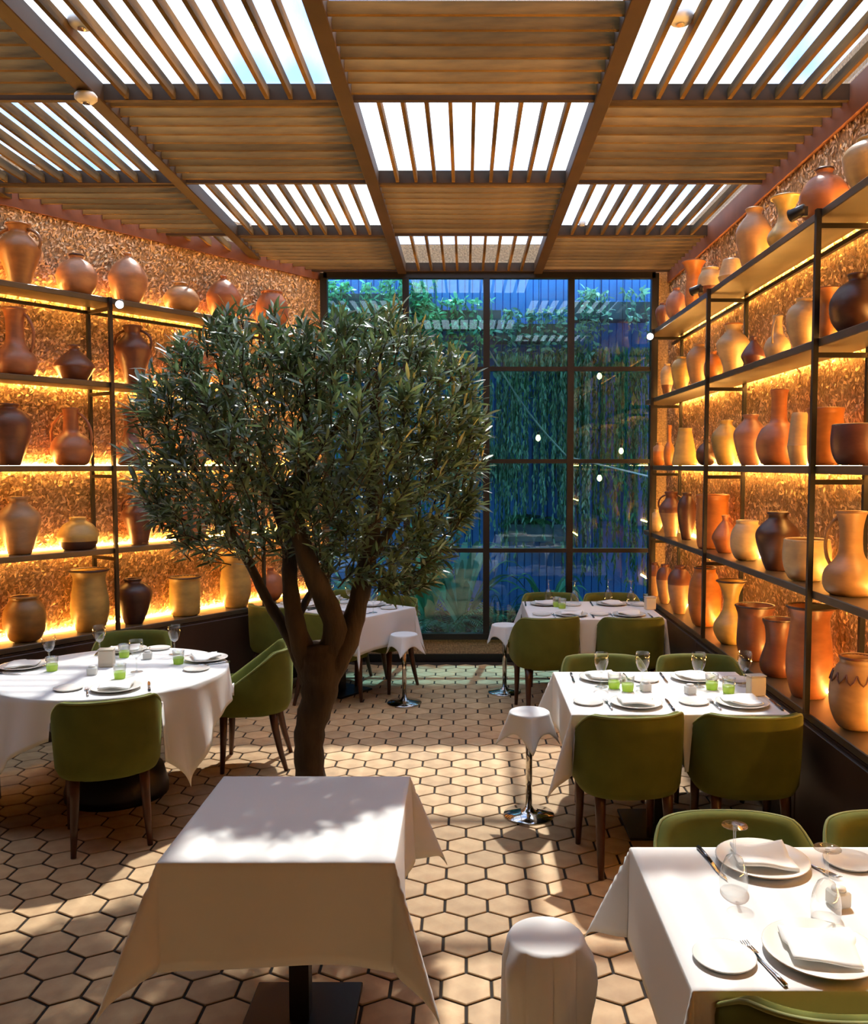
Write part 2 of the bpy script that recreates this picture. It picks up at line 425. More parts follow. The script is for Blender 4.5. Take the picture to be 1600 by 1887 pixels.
frR = Matrix(((0, -1, 0, RW), (1, 0, 0, R_Y0), (0, 0, 1, 0), (0, 0, 0, 1)))   # x runs towards the window, y out of the wall
rackR = rack('shelf_rack', frR, R_Y1 - R_Y0, [8.14 - R_Y0, 6.29 - R_Y0, 4.36 - R_Y0, 2.45 - R_Y0], XBK - XF, 'long dark steel shelf rack with five lit shelves beside the three laid tables')
cabinet(frR, R_Y1 - R_Y0 + .0, XBK - XF + .045, 'long dark wooden base cabinet under the rack beside the three laid tables')
DL = .30
L_len = (W1 - W0).length + .75
LO = W0 - WU * .9
LE = LO + WU * L_len
frL = Matrix(((-WU.x, WN.x, 0, LE.x), (-WU.y, WN.y, 0, LE.y), (0, 0, 1, 0), (0, 0, 0, 1)))
# front post found where the front line crosses the photographed post
def along_left(px, z, off):
    o = LO + WN * off
    # x = o.x + b*(Y-o.y)
    b = WU.x / WU.y; a0 = o.x - b * o.y
    k = px - CX
    Yv = (-k * (z - CAMH) * math.sin(TH) - FPX * a0) / (FPX * b - k * math.cos(TH))
    return Vector((a0 + b * Yv, Yv))
pp = along_left(210, 2.0, .03 + DL + .012); tpost = (pp - LO - WN * (.03 + DL + .012)).dot(WU)
rackL = rack('shelf_rack', frL, L_len, [L_len - (tpost - 1.4), L_len - tpost, L_len - (tpost + 1.45)], DL, 'dark steel shelf rack with five lit shelves on the slanted wall behind the round table')
cabinet(frL, L_len, DL + .045, 'dark wooden base cabinet on the slanted wall behind the round table')

# ------------------------------------------------------------------ pots
PROF = dict(
 sphere=[(.42, 0), (.62, .05), (.9, .22), (1, .44), (.93, .62), (.66, .80), (.36, .89), (.32, .93), (.37, 1)],
 wide=[(.5, 0), (.72, .06), (.95, .28), (1, .5), (.92, .72), (.74, .87), (.64, .93), (.68, 1)],
 teardrop=[(.48, 0), (.62, .06), (.88, .26), (1, .48), (.95, .60), (.72, .76), (.42, .87), (.2, .92), (.16, .96), (.2, 1)],
 ovoid=[(.46, 0), (.56, .08), (.84, .34), (1, .62), (.92, .78), (.66, .89), (.44, .94), (.48, 1)],
 amphora=[(.50, 0), (.50, .04), (.62, .22), (.88, .46), (1, .60), (.9, .70), (.62, .80), (.44, .86), (.44, .92), (.56, 1)],
 squat=[(.50, 0), (.62, .06), (.9, .30), (1, .40), (.86, .54), (.52, .74), (.26, .86), (.24, .93), (.3, 1)],
 bottle=[(.62, 0), (.8, .05), (1, .22), (.98, .36), (.74, .50), (.42, .58), (.36, .7), (.36, .9), (.42, 1)],
 longneck=[(.70, 0), (.9, .05), (1, .16), (.92, .30), (.60, .42), (.44, .54), (.42, .78), (.50, .94), (.58, 1)],
 cylinder=[(.74, 0), (.86, .04), (.93, .2), (.96, .6), (.93, .88), (.97, .95), (1, 1)],
 bowl=[(.55, 0), (.74, .05), (.93, .30), (1, .60), (.98, .86), (.95, 1)],
 flare=[(.45, 0), (.52, .05), (.66, .25), (.62, .55), (.58, .75), (.78, .92), (1, 1)],
 trumpet=[(.52, 0), (.72, .06), (.96, .20), (.93, .32), (.62, .46), (.44, .58), (.44, .76), (.66, .93), (.86, 1)],
 tallflare=[(.66, 0), (.76, .06), (.94, .26), (.94, .5), (.82, .76), (.80, .88), (.93, .97), (1, 1)],
 flarepot=[(.60, 0), (.72, .06), (.88, .3), (.86, .6), (.84, .82), (.95, .95), (1, 1)],
 waist=[(.7, 0), (.92, .08), (1, .24), (.86, .42), (.70, .60), (.74, .84), (.86, .95), (.9, 1)],
 cone=[(.92, 0), (1, .05), (.92, .24), (.66, .72), (.54, .92), (.56, 1)],
 diamond=[(.62, 0), (.72, .05), (1, .36), (.96, .42), (.72, .9), (.62, 1)],
 lowpot=[(.66, 0), (.8, .06), (1, .34), (.98, .52), (.72, .78), (.42, .90), (.4, 1)],
 jar=[(.5, 0), (.58, .06), (.82, .3), (1, .56), (.94, .70), (.62, .84), (.44, .90), (.42, .95), (.5, 1)],
)
def spline(prof, n=26):
    P = [np.array(p) for p in prof]; P = [P[0] * 2 - P[1]] + P + [P[-1] * 2 - P[-2]]; out = []
    segs = len(P) - 3; per = max(2, n // segs)
    for i in range(segs):
        p0, p1, p2, p3 = P[i:i + 4]
        for k in range(per):
            t = k / per
            q = .5 * ((2 * p1) + (-p0 + p2) * t + (2 * p0 - 5 * p1 + 4 * p2 - p3) * t * t + (-p0 + 3 * p1 - 3 * p2 + p3) * t ** 3)
            out.append((max(.02, q[0]), min(1, max(0, q[1]))))
    out.append(tuple(P[-2])); return out
def pot(loc, R, Hh, kind, clay, label, clay2=None, split=.5, handles=0, rz=0.0, lip=None, extra=None, hangle=None):
    root = empty('clay_pot', loc, rz, label=label, cat='pot', group=None)
    sp = [(r * R, z * Hh) for r, z in spline(PROF[kind])]
    th = min(.012, R * .12)
    rt, zt = sp[-1]
    inner = [(rt - th, zt)] + [(max(.008, r - th), z) for r, z in sp[::-1][2:] if z > Hh * .35]
    inner.append((.006, Hh * .34))
    mats = [M['clay_' + clay], M['clay_' + (clay2 or clay)]]
    body = MB().lathe(sp + inner, 30, mif=(lambda z, i: 1 if (z < split * Hh and i < len(sp)) else 0)).build('body', mats, root)
    rr = max(.004, R * .06)
    ring = [((rt - th * .5) * math.cos(a), (rt - th * .5) * math.sin(a), zt - rr * .2) for a in [2 * math.pi * k / 28 for k in range(28)]]
    MB().tube(ring, rr, 6, closed=True).build('rim', M['clay_' + (lip or clay)], body)
    def rad(z):
        for (ra, za), (rb, zb) in zip(sp, sp[1:]):
            if za <= z <= zb: return ra + (rb - ra) * (z - za) / max(1e-6, zb - za)
        return rt
    for h in range(handles):
        a = (hangle or 0) + h * (2 * math.pi / max(1, handles))
        za, zb = Hh * (.62 if kind not in ('bottle', 'longneck') else .36), Hh * .93
        p = []
        for k in range(11):
            t = k / 10; z = za + (zb - za) * t
            base = rad(za) * (1 - t) + rad(zb) * t
            q = base * .96 + R * .30 * math.sin(math.pi * t) ** .7
            p.append((q * math.cos(a), q * math.sin(a), z + Hh * .04 * math.sin(math.pi * t)))
        MB().tube(p, R * .075, 8).build('handle', M['clay_' + (lip or clay)], root)
    if extra == 'garland':
        g = MB()
        for k in range(14):
            a0 = 2 * math.pi * k / 14; a1 = a0 + 2 * math.pi / 14; pts = []
            for t in (0, .25, .5, .75, 1):
                a = a0 + (a1 - a0) * t; z = Hh * (.80 - .13 * math.sin(math.pi * t)); r = rad(z) + R * .02
                pts.append((r * math.cos(a), r * math.sin(a), z))
            g.tube(pts, R * .035, 6)
        g.build('braided_band', M['clay_brown'], body)
    return root
def right_pot(px, w, h, row, kind, clay, label, **kw):
    z = SH_Z[row]; xm = (RW - .03 + XF) / 2 - .005 if px > 1262 else 1.825
    Yv = (FPX * xm / (px - CX) + (z - CAMH) * math.sin(TH)) / math.cos(TH)
    wd = Yv * math.cos(TH) - (z - CAMH) * math.sin(TH); s = wd / FPX
    R = min(w * s / 2, .128); Hh = min(h * s, .575)
    Yv = min(Yv, 8.42)
    pot((xm, Yv, z + .0005), R, Hh, kind, clay, label, rz=rnd.uniform(0, 6), **kw)
def left_pot(px, w, h, row, kind, clay, label, **kw):
    z = SH_Z[row]; p = along_left(px, z, .03 + DL * .52)
    wd = p.y * math.cos(TH) - (z - CAMH) * math.sin(TH); s = wd / FPX
    R = min(w * s / 2, .146); Hh = min(h * s, .575)
    pot((p.x, p.y, z + .0005), R, Hh, kind, clay, label, rz=0, **kw)
LR = 'long rack'; LL = 'round-table rack'
T_, U_, M_, L_, B_ = 4, 3, 2, 1, 0
RP = [
 (1222, 28, 46, T_, 'ovoid', 'brown', 'small brown ovoid jar at the window end of the top shelf, ' + LR, {}),
 (1246, 38, 58, T_, 'sphere', 'pink', 'pinkish round jar with dark mouth, left of the orange flared vase, top shelf', dict(lip='dark')),
 (1277, 44, 92, T_, 'flare', 'orange', 'bright orange vase with flared mouth on the top shelf near the window', {}),
 (1308, 46, 60, T_, 'wide', 'cream', 'cream and brown two-tone round pot beside the orange flared vase, top shelf', dict(clay2='brown', split=.45)),
 (1347, 46, 50, T_, 'diamond', 'cream', 'pale cream angular pot between two-tone pot and tall tan jar, top shelf', {}),
 (1388, 64, 114, T_, 'jar', 'tan', 'tall tan jar with short neck on the top shelf, ' + LR, {}),
 (1447, 66, 96, T_, 'trumpet', 'yellow', 'ochre yellow trumpet-necked vase on the top shelf, ' + LR, {}),
 (1518, 88, 100, T_, 'sphere', 'terra', 'big round terracotta jar with flared dark rim on the top shelf', dict(lip='dark')),
 (1602, 96, 100, T_, 'ovoid', 'cream', 'large pale cream jar next to the dark-rimmed terracotta jar, top shelf', {}),
 (1229, 24, 58, U_, 'ovoid', 'cream', 'slim cream jar with brown foot at window end of the second shelf down', dict(clay2='brown', split=.3)),
 (1255, 36, 62, U_, 'ovoid', 'yellow', 'yellowish ovoid jar between slim cream jar and tan jar, second shelf down', {}),
 (1287, 44, 78, U_, 'ovoid', 'tan', 'plain tan ovoid jar left of the post, second shelf down, ' + LR, {}),
 (1314, 34, 56, U_, 'sphere', 'orange', 'orange round jar half hidden behind the post, second shelf down', {}),
 (1350, 60, 94, U_, 'amphora', 'cream', 'big pale yellow jar with wide orange mouth, second shelf down', dict(lip='orange')),
 (1388, 44, 58, U_, 'squat', 'plum', 'dark plum squat pot with narrow neck, second shelf down', {}),
 (1432, 46, 82, U_, 'bottle', 'cream', 'cream bottle with two long loop handles, second shelf down', dict(handles=2, hangle=.6)),
 (1480, 62, 96, U_, 'ovoid', 'cream', 'large smooth cream ovoid jar beside the loop-handled bottle, second shelf down', {}),
 (1524, 52, 100, U_, 'flare', 'orange', 'orange flared vase behind the post beside the dark brown jar, second shelf down', {}),
 (1578, 96, 108, U_, 'sphere', 'dark', 'big dark brown round jar on the second shelf down, ' + LR, {}),
 (1214, 30, 42, M_, 'sphere', 'tan', 'small tan pot with pale shoulder at window end of the middle shelf', dict(clay2='orange', split=.6)),
 (1233, 20, 74, M_, 'bottle', 'orange', 'thin orange bottle behind the small tan pot, middle shelf', {}),
 (1262, 46, 68, M_, 'cone', 'yellow', 'bright yellow tapered vase on the middle shelf near the window', {}),
 (1302, 38, 46, M_, 'sphere', 'dark', 'dark round pot partly behind the post, middle shelf', {}),
 (1337, 52, 82, M_, 'jar', 'yellow', 'yellow-glazed jar beside the pinkish flared vase, middle shelf', {}),
 (1382, 60, 92, M_, 'jar', 'pink', 'pinkish tan vase with angled neck, middle shelf, ' + LR, {}),
 (1434, 84, 138, M_, 'bottle', 'terra', 'tall-necked terracotta bottle, tallest on the middle shelf', {}),
 (1472, 42, 96, M_, 'diamond', 'cream', 'pale yellow faceted tapering vase in front of tall-necked terracotta bottle', {}),
 (1520, 66, 104, M_, 'cylinder', 'orange', 'orange cylindrical jar beside the plum bowl, middle shelf', {}),
 (1582, 104, 74, M_, 'bowl', 'plum', 'wide plum-brown bowl on the middle shelf, ' + LR, {}),
 (1209, 24, 40, L_, 'sphere', 'cream', 'small cream round pot at window end of the fourth shelf down', {}),
 (1236, 44, 82, L_, 'amphora', 'brown', 'brown jar with tan lower half and small handles, fourth shelf down', dict(clay2='tan', split=.5, handles=2)),
 (1265, 34, 86, L_, 'ovoid', 'dark', 'dark brown slim ovoid jar beside the orange cylinder, fourth shelf down', {}),
 (1312, 60, 98, L_, 'cylinder', 'orange', 'tall bright orange cylinder pot behind the post, fourth shelf down', {}),
 (1336, 48, 68, L_, 'squat', 'terra', 'small terracotta squat bottle with thin neck, fourth shelf down', {}),
 (1376, 60, 72, L_, 'wide', 'cream', 'cream-tan rounded pot beside the big dark jar, fourth shelf down', {}),
 (1432, 84, 106, L_, 'jar', 'dark', 'big glossy dark brown jar with short neck, fourth shelf down', {}),
 (1486, 98, 74, L_, 'bowl', 'cream', 'pale yellow deep bowl on the fourth shelf down', {}),
 (1566, 98, 152, L_, 'longneck', 'tan', 'large tan jug with thick long neck and handle, fourth shelf down', dict(handles=1, hangle=2.5)),
 (1206, 26, 62, B_, 'ovoid', 'brown', 'smallest of three tan jars with brown glazed shoulders, bottom shelf', dict(clay2='tan', split=.62)),
 (1225, 32, 72, B_, 'ovoid', 'brown', 'middle one of three tan jars with brown glazed shoulders, bottom shelf', dict(clay2='tan', split=.62)),
 (1252, 44, 88, B_, 'ovoid', 'brown', 'largest of three tan jars with brown glazed shoulders, bottom shelf', dict(clay2='tan', split=.62)),
 (1298, 66, 108, B_, 'wide', 'orange', 'wide-mouthed orange jar with dark rim, bottom shelf, ' + LR, dict(lip='dark')),
 (1346, 64, 116, B_, 'trumpet', 'yellow', 'mustard trumpet-necked vase with bulbous base, bottom shelf', dict(lip='dark')),
 (1390, 74, 100, B_, 'flarepot', 'brown', 'dark brown straight pot with flared dark rim, bottom shelf', dict(lip='dark')),
 (1434, 66, 104, B_, 'waist', 'brown', 'brown waisted pot behind the tall terracotta vase, bottom shelf', dict(lip='dark')),
 (1490, 88, 166, B_, 'tallflare', 'terra', 'tallest terracotta vase with dark flared mouth, bottom shelf, beside the post', dict(lip='dark')),
 (1578, 112, 132, B_, 'wide', 'tan', 'big tan jar with braided clay band round its shoulder, bottom shelf', dict(extra='garland', lip='brown')),
]
for px, w, h, row, kind, clay, lab, kw in RP: right_pot(px, w, h, row, kind, clay, lab, **kw)
LP = [
 (37, 76, 112, T_, 'amphora', 'caramel', 'glazed caramel amphora with two handles, top shelf, ' + LL, dict(handles=2)),
 (143, 80, 74, T_, 'sphere', 'pale', 'pale pinkish round jar with dark neck, top shelf, ' + LL, dict(lip='dark')),
 (237, 74, 92, T_, 'teardrop', 'pale', 'larger terracotta teardrop jar with tiny neck, above the post, top shelf', {}),
 (335, 64, 54, T_, 'sphere', 'tan', 'smallest tan round jar on the top shelf, ' + LL, {}),
 (413, 62, 80, T_, 'teardrop', 'terra', 'smaller terracotta teardrop jar just above the tree, top shelf', {}),
 (502, 66, 66, T_, 'wide', 'terra', 'wide-mouthed terracotta jar at the window end of top shelf, above the tree', {}),
 (30, 74, 122, U_, 'longneck', 'terra', 'terracotta vase with thick long neck and one handle, second shelf down, ' + LL, dict(handles=1)),
 (138, 74, 64, U_, 'squat', 'brown', 'small dark biconical pot with short neck, second shelf down, ' + LL, {}),
 (247, 64, 108, U_, 'amphora', 'brown', 'brown amphora with handles beside the post, second shelf down, ' + LL, dict(handles=2)),
 (352, 70, 90, U_, 'jar', 'terra', 'terracotta jar mostly hidden by the tree, second shelf down', {}),
 (424, 60, 80, U_, 'sphere', 'tan', 'tan round jar mostly hidden by the tree, second shelf down', {}),
 (18, 78, 112, M_, 'ovoid', 'brown', 'plain brown broad-shouldered jar, middle shelf, ' + LL, {}),
 (133, 76, 104, M_, 'bottle', 'terra', 'terracotta bottle with two tall handles, middle shelf, ' + LL, dict(handles=2)),
 (243, 58, 106, M_, 'longneck', 'brown', 'brown long-necked vase between post and tree, middle shelf', {}),
 (356, 66, 84, M_, 'wide', 'pale', 'pale terracotta wide jar behind the tree leaves, middle shelf', {}),
 (426, 58, 76, M_, 'teardrop', 'terra', 'terracotta teardrop jar behind the tree leaves, middle shelf', {}),
 (37, 74, 104, L_, 'jar', 'tan', 'tan jar with pointed shoulder, fourth shelf, ' + LL, {}),
 (145, 72, 58, L_, 'lowpot', 'yellow', 'low yellow pot with dark foot, fourth shelf, ' + LL, dict(clay2='dark', split=.28)),
 (258, 62, 92, L_, 'amphora', 'brown', 'brown two-handled jar beside the tree, fourth shelf, ' + LL, dict(handles=2)),
 (352, 78, 58, L_, 'bowl', 'terra', 'terracotta bowl glimpsed under the tree leaves, fourth shelf', {}),
 (446, 60, 82, L_, 'ovoid', 'pale', 'pale ovoid jar glimpsed between the tree stems, fourth shelf', {}),
 (47, 84, 82, B_, 'wide', 'amber', 'squat amber round pot on the bottom shelf, ' + LL, {}),
 (167, 70, 112, B_, 'tallflare', 'yellow', 'tall yellow vase with flared dark rim, bottom shelf, ' + LL, dict(lip='dark')),
 (247, 74, 82, B_, 'ovoid', 'dark', 'glossy dark brown jar behind the post, bottom shelf, ' + LL, {}),
 (342, 58, 70, B_, 'cylinder', 'yellow', 'yellow cylindrical pot with dark rim, bottom shelf, ' + LL, dict(lip='dark')),
 (435, 58, 98, B_, 'tallflare', 'yellow', 'tall yellow vase without dark rim beside the tree stems, bottom shelf', {}),
 (497, 52, 62, B_, 'sphere', 'terra', 'terracotta round pot seen between the tree stems, bottom shelf', {}),
]
for px, w, h, row, kind, clay, lab, kw in LP: left_pot(px, w, h, row, kind, clay, lab, **kw)

# ------------------------------------------------------------------ clip-on spotlights
def spot(loc, aim, label, lit=True):
    root = empty('spotlight', loc, label=label, cat='spotlight')
    d = Vector(aim).normalized(); q = d.to_track_quat('Z', 'Y').to_matrix().to_4x4()
    h = MB(); h.lathe([(.012, -.055), (.028, -.05), (.030, .02), (.033, .03), (.030, .03), (.028, .015)], 20)
    MB().box(-.012, .012, -.012, .012, -.035, .012).build('bracket', M['black'], root)
    hd = h.build('lamp_head', M['black'], root); hd.matrix_basis = Matrix.Translation(d * .05) @ q
    ln = MB().lathe([(.027, .0), (.027, .024)], 20).build('lens', M['lamp'] if lit else M['chrome'], hd)
pl = along_left(222, 3.24, .03 + DL + .05)
spot((pl.x, pl.y, 3.225), (.25, -.9, -.35), 'small lit spotlight clipped to the rack behind the round table')
spot((XF - .045, 8.05, 3.19), (-.35, -.9, -.25), 'small lit spotlight at the window end of the long rack')
spot((XF - .045, 4.45, 3.285), (-.6, .75, -.2), 'small black unlit spotlight clipped beside the tan jar on top shelf', False)
spot((XF - .045, 6.38, 3.285), (-.6, .75, -.2), 'small black unlit spotlight clipped below the orange flared vase on top shelf', False)

# ------------------------------------------------------------------ tub chairs
def make_chair():
    root = empty('tub_chair', cat='chair')
    HW, BY, FY = .275, -.27, .20
    def plan(s, inset):     # s in [-1,1]; returns x,y on the U
        hw = HW - inset; by = BY + inset
        if abs(s) > .55:    # straight arm
            t = (abs(s) - .55) / .45; x = hw * (1 - .035 * t * t); y = -.02 + (FY + .02) * t
            return (math.copysign(x, s), y)
        a = s / .55 * (math.pi / 2); n = 2.5
        cx = math.copysign(abs(math.sin(a)) ** (2 / n), a) * hw; cy = -.02 + (by + .02) * abs(math.cos(a)) ** (2 / n)
        return (cx, cy)
    def top(s):
        x, y = plan(s, 0); t = max(0, (y + .20) / .40); t = t * t / .16 if t < .08 else (t - .04)
        return .80 - .30 * t
    N = 56; vs = []; fs = []; K = 0
    for i in range(N + 1):
        s = -1 + 2 * i / N; h = top(s); loop = []
        zb = .375
        for (ins, z) in [(.075, zb), (.030, zb + .012), (.012, zb + .05), (.004, .55), (0, h - .03), (.003, h - .012), (.014, h - .002), (.026, h), (.040, h - .006), (.050, h - .022), (.055, h - .05), (.062, .47), (.066, .40)]:
            x, y = plan(s, ins); loop.append((x, y, z))
        K = len(loop); vs += loop
    for i in range(N):
        for k in range(K):
            fs.append((i * K + k, (i + 1) * K + k, (i + 1) * K + (k + 1) % K, i * K + (k + 1) % K))
    fs.append(tuple(range(K))); fs.append(tuple(N * K + k for k in range(K - 1, -1, -1)))
    shell = MB().add(vs, fs, True).build('shell', M['velvet'], root)
    pts = []
    for i in range(N + 1):
        s = -1 + 2 * i / N; x, y = plan(s, .006); pts.append((x, y, top(s) - .006))
    MB().tube(pts, .0065, 6).build('piping', M['piping'], shell)
    # seat
    ring = []
    for i in range(0, N + 1, 2): ring.append(plan(-1 + 2 * i / N, .064))
    ring += [(x, .24) for x in (.18, .06, -.06, -.18)]
    c = Vector((0, -.02)); levels = [(.90, .365), (1, .378), (1, .44), (.985, .462), (.9, .474), (.6, .480), (.02, .482)]
    vs = []; n = len(ring)
    for sc, z in levels:
        for p in ring: q = c + (Vector(p) - c) * sc; vs.append((q.x, q.y, z))
    fs = [(k * n + i, k * n + (i + 1) % n, (k + 1) * n + (i + 1) % n, (k + 1) * n + i) for k in range(len(levels) - 1) for i in range(n)]
    fs.append(tuple(range(n - 1, -1, -1)))
    MB().add(vs, fs, True).build('seat', M['velvet'], root)
    for sx in (-1, 1):
        p = [(sx * .17, -.15, .39), (sx * .172, -.165, .28), (sx * .178, -.195, .14), (sx * .185, -.235, 0)]
        MB().tube(p, [.028, .025, .020, .014], 10).build('leg', M['leg'], root)
        p = [(sx * .19, .16, .39), (sx * .192, .165, .2), (sx * .196, .175, 0)]
        MB().tube(p, [.026, .021, .014], 10).build('leg', M['leg'], root)
    return root
chair0 = make_chair(); chair_used = [False]
def chair(x, y, face, label):
    rz = math.atan2(face[1], face[0]) - math.pi / 2
    if not chair_used[0]:
        chair_used[0] = True; o = chair0; o.location = (x, y, .0015); o.rotation_euler = (0, 0, rz); o['label'] = label; return o
    return clone(chair0, (x, y, .0015), rz, label)

# ------------------------------------------------------------------ tables, cloths
def ped_table(name, loc, rz, a, b, label, base='plate', cat='table', base_c=(0, 0)):
    root = empty(name, loc, rz, label=label, cat=cat)
    if a == b == 0: pass
    MB().box(-a, a, -b, b, .715, .752, bev=.006).build('table_top', M['darkwood'], root)
    MB().box(-.035, .035, -.035, .035, .012, .716).build('column', M['black'], root)
    if base == 'plate': MB().box(-.20, .20, -.20, .20, .0015, .018, bev=.003).build('base', M['black'], root)
    else:
        for sx in (-1, 1): pass
        MB().lathe([(.27, .0015), (.27, .012), (.06, .03), (.04, .06)], 28).build('base', M['black'], root)
    return root
def rect_cloth(loc, rz, a, b, drop, label, psi0=.05, psim=.52, seed=0, group=None, psir=None, psif=None, amp=.012):
    rg = random.Random(seed); g = .0035
    def axis(h):
        L = []
        nt_ = 56
        for k in range(nt_ + 1): L.append(-h + 2 * h * k / nt_)
        ov = [drop * t for t in (.02, .05, .1, .2, .3, .4, .5, .6, .7, .8, .9, 1)]
        return [-h - o for o in ov[::-1]] + L + [h + o for o in ov]
    U, V = axis(a), axis(b); vs = []
    ph = [rg.uniform(0, 6.28) for _ in range(8)]
    for v in V:
        for u in U:
            du = abs(u) - a; dv = abs(v) - b; su = math.copysign(1, u); sv = math.copysign(1, v)
            du = max(0, du); dv = max(0, dv)
            if du == 0 and dv == 0: vs.append((u, v, .7575)); continue
            side = 0 if dv == 0 else (1 if du == 0 else 2)
            r = math.hypot(du, dv); phi = math.atan2(dv, du)
            if side == 0: psi = psi0; az = 0.0; bx, by = su * a, v
            elif side == 1: psi = psi0; az = math.pi / 2; bx, by = u, sv * b
            else:
                pm = psir if (psir is not None and su > 0) else (psif if (psif is not None and sv < 0) else psim)
                psi = psi0 + (pm - psi0) * math.sin(2 * phi) ** 1.5
                az = math.pi / 2 * (phi / (math.pi / 2)); bx, by = su * a, sv * b
                az = math.pi / 4 + (az - math.pi / 4) * (1 - .55 * math.sin(2 * phi))
            t = r / drop
            along = v if side == 0 else u
            wv = 0
            if side < 2:
                idx = (0 if su < 0 else 1) if side == 0 else (2 if sv < 0 else 3)
                ed = (b - abs(v)) / b if side == 0 else (a - abs(u)) / a
                wv = amp * t * math.sin(along * 9 + ph[idx]) * min(1, ed * 3) - .02 * t * min(1, ed * 2) * (.5 + .5 * math.sin(along * 3.3 + ph[idx + 4]))
            hx = math.sin(psi) * r + .004 * min(1, t * 8) + wv
            x = bx + su * math.cos(az) * hx; y = by + sv * math.sin(az) * hx
            z = .7575 - math.cos(psi) * r
            if side < 2:  # hem sags towards the middle
                z += .012 * t * math.sin(along * 6 + ph[0])
            if r < drop * .06: z = .7575 - r * r / (drop * .06) * .9
            vs.append((x, y, z))
    n = len(U); fs = [(j * n + i, j * n + i + 1, (j + 1) * n + i + 1, (j + 1) * n + i) for j in range(len(V) - 1) for i in range(n - 1)]
    o = MB().add(vs, fs, True).build('tablecloth', M['cloth'], label=label, cat='tablecloth', group=group)
    o.location = loc; o.rotation_euler = (0, 0, rz)
    so = o.modifiers.new('thick', 'SOLIDIFY'); so.thickness = .0022; so.offset = 1
    return o
def round_cloth(name, loc, rz, R, c, z0, label, cat, pleats=14, amp=.03, seed=0, flare=.10, mat='cloth', hug=False):
    rg = random.Random(seed); N = 336; vs = []; rings_top = [.0, .35, .7, .93, 1.0]; S = [.04, .1, .2, .32, .45, .58, .7, .8, .9, 1]
    ph = rg.uniform(0, 6.28); ph2 = rg.uniform(0, 6.28); rows = []
    for t in rings_top[1:]: rows.append([(R * t * math.cos(2 * math.pi * k / N), R * t * math.sin(2 * math.pi * k / N), z0) for k in range(N)])
    for s in S:
        row = []
        for k in range(N):
            a = 2 * math.pi * k / N
            Lc = min(c / max(1e-6, abs(math.cos(a))), c / max(1e-6, abs(math.sin(a)))) - R
            corner = ((Lc + R) / (c * 1.414) - .707) / .293
            e = s * Lc
            pl = math.cos(pleats * a + ph) * .6 + .4 * math.cos((pleats * 1.7) // 1 * a + ph2)
            rad = R + .004 + flare * e * (.6 + 1.2 * corner) + amp * (s ** 1.2) * (.35 + .9 * corner) * (pl + .55) * min(1, Lc / .2)
            if hug:
                fo = abs(math.sin(4.5 * a + ph)) ** .7 * .6 + abs(math.sin(2.5 * a + ph2)) * .4
                bulge = math.exp(-((a - 5.6) / .35) ** 2) + .8 * math.exp(-((a - 3.3) / .3) ** 2)
                rad = R + .003 + min(1, s * 5) * (.028 * (fo - .35) + .034 * bulge * math.exp(-((s - .3) / .3) ** 2)) + flare * e
            da = .05 * s * math.sin(pleats * a + ph2) * corner
            z = z0 - e * .985
            if s <= .04: z = z0 - e * .5
            row.append((rad * math.cos(a + da), rad * math.sin(a + da), z))
        rows.append(row)
    vs = [(0, 0, z0)]
    for r in rows: vs += r
    fs = [(0, 1 + k, 1 + (k + 1) % N) for k in range(N)]
    for j in range(len(rows) - 1):
        for k in range(N):
            fs.append((1 + j * N + k, 1 + (j + 1) * N + k, 1 + (j + 1) * N + (k + 1) % N, 1 + j * N + (k + 1) % N))
    o = MB().add(vs, fs, True).build(name, M[mat], label=label, cat=cat)
    o.location = loc; o.rotation_euler = (0, 0, rz)
    so = o.modifiers.new('thick', 'SOLIDIFY'); so.thickness = .002; so.offset = 1
    return o

# square table before the tree
ped_table('square_table', (-.595, 3.025, 0), 0, .365, .37, 'square pedestal table with black plate base standing in front of the tree')
rect_cloth((-.595, 3.025, 0), 0,   .371, .376, .338, 'white cloth without any tableware on the square table before the tree', psim=.44, seed=3)
# three laid tables along the long rack
def laid(y0, y1, x0, x1, lab, seed, **kw):
    c = ((x0 + x1) / 2, (y0 + y1) / 2, 0); a, b = (x1 - x0) / 2, (y1 - y0) / 2
    ped_table('dining_table', c, 0, a - .006, b - .006, 'dark pedestal dining table ' + lab)
    rect_cloth(c, 0, a, b, .30, 'white tablecloth on the dining table ' + lab, psim=.45, psir=.14, seed=seed, **kw)
laid(1.985, 2.755, .54, 1.63, 'laid with brown-rimmed plates', 5, psi0=.01, amp=.004)
laid(4.265, 5.165, .532, 1.625, 'between the two other laid tables of the long rack', 8, psi0=.015, amp=.005)
laid(6.95, 7.885, .522, 1.62, 'closest to the window', 13, psi0=.015, amp=.005, psif=.04)
# table behind the tree, set square to the slanted wall
TA = Vector((-WU.y, WU.x)); T3N = Vector((-.87, 6.98)); T3L, T3W = 1.12, .72
T3C = T3N + TA * T3L / 2 + WU * T3W / 2; T3R = math.atan2(TA.y, TA.x)
ped_table('dining_table', (T3C.x, T3C.y, 0), T3R, T3L / 2 - .006, T3W / 2 - .006, 'dark pedestal dining table standing behind the tree')
rect_cloth((T3C.x, T3C.y, 0), T3R, T3L / 2, T3W / 2, .30, 'white tablecloth on the dining table standing behind the tree', psim=.22, psir=.14, seed=21, psi0=.015, amp=.006)
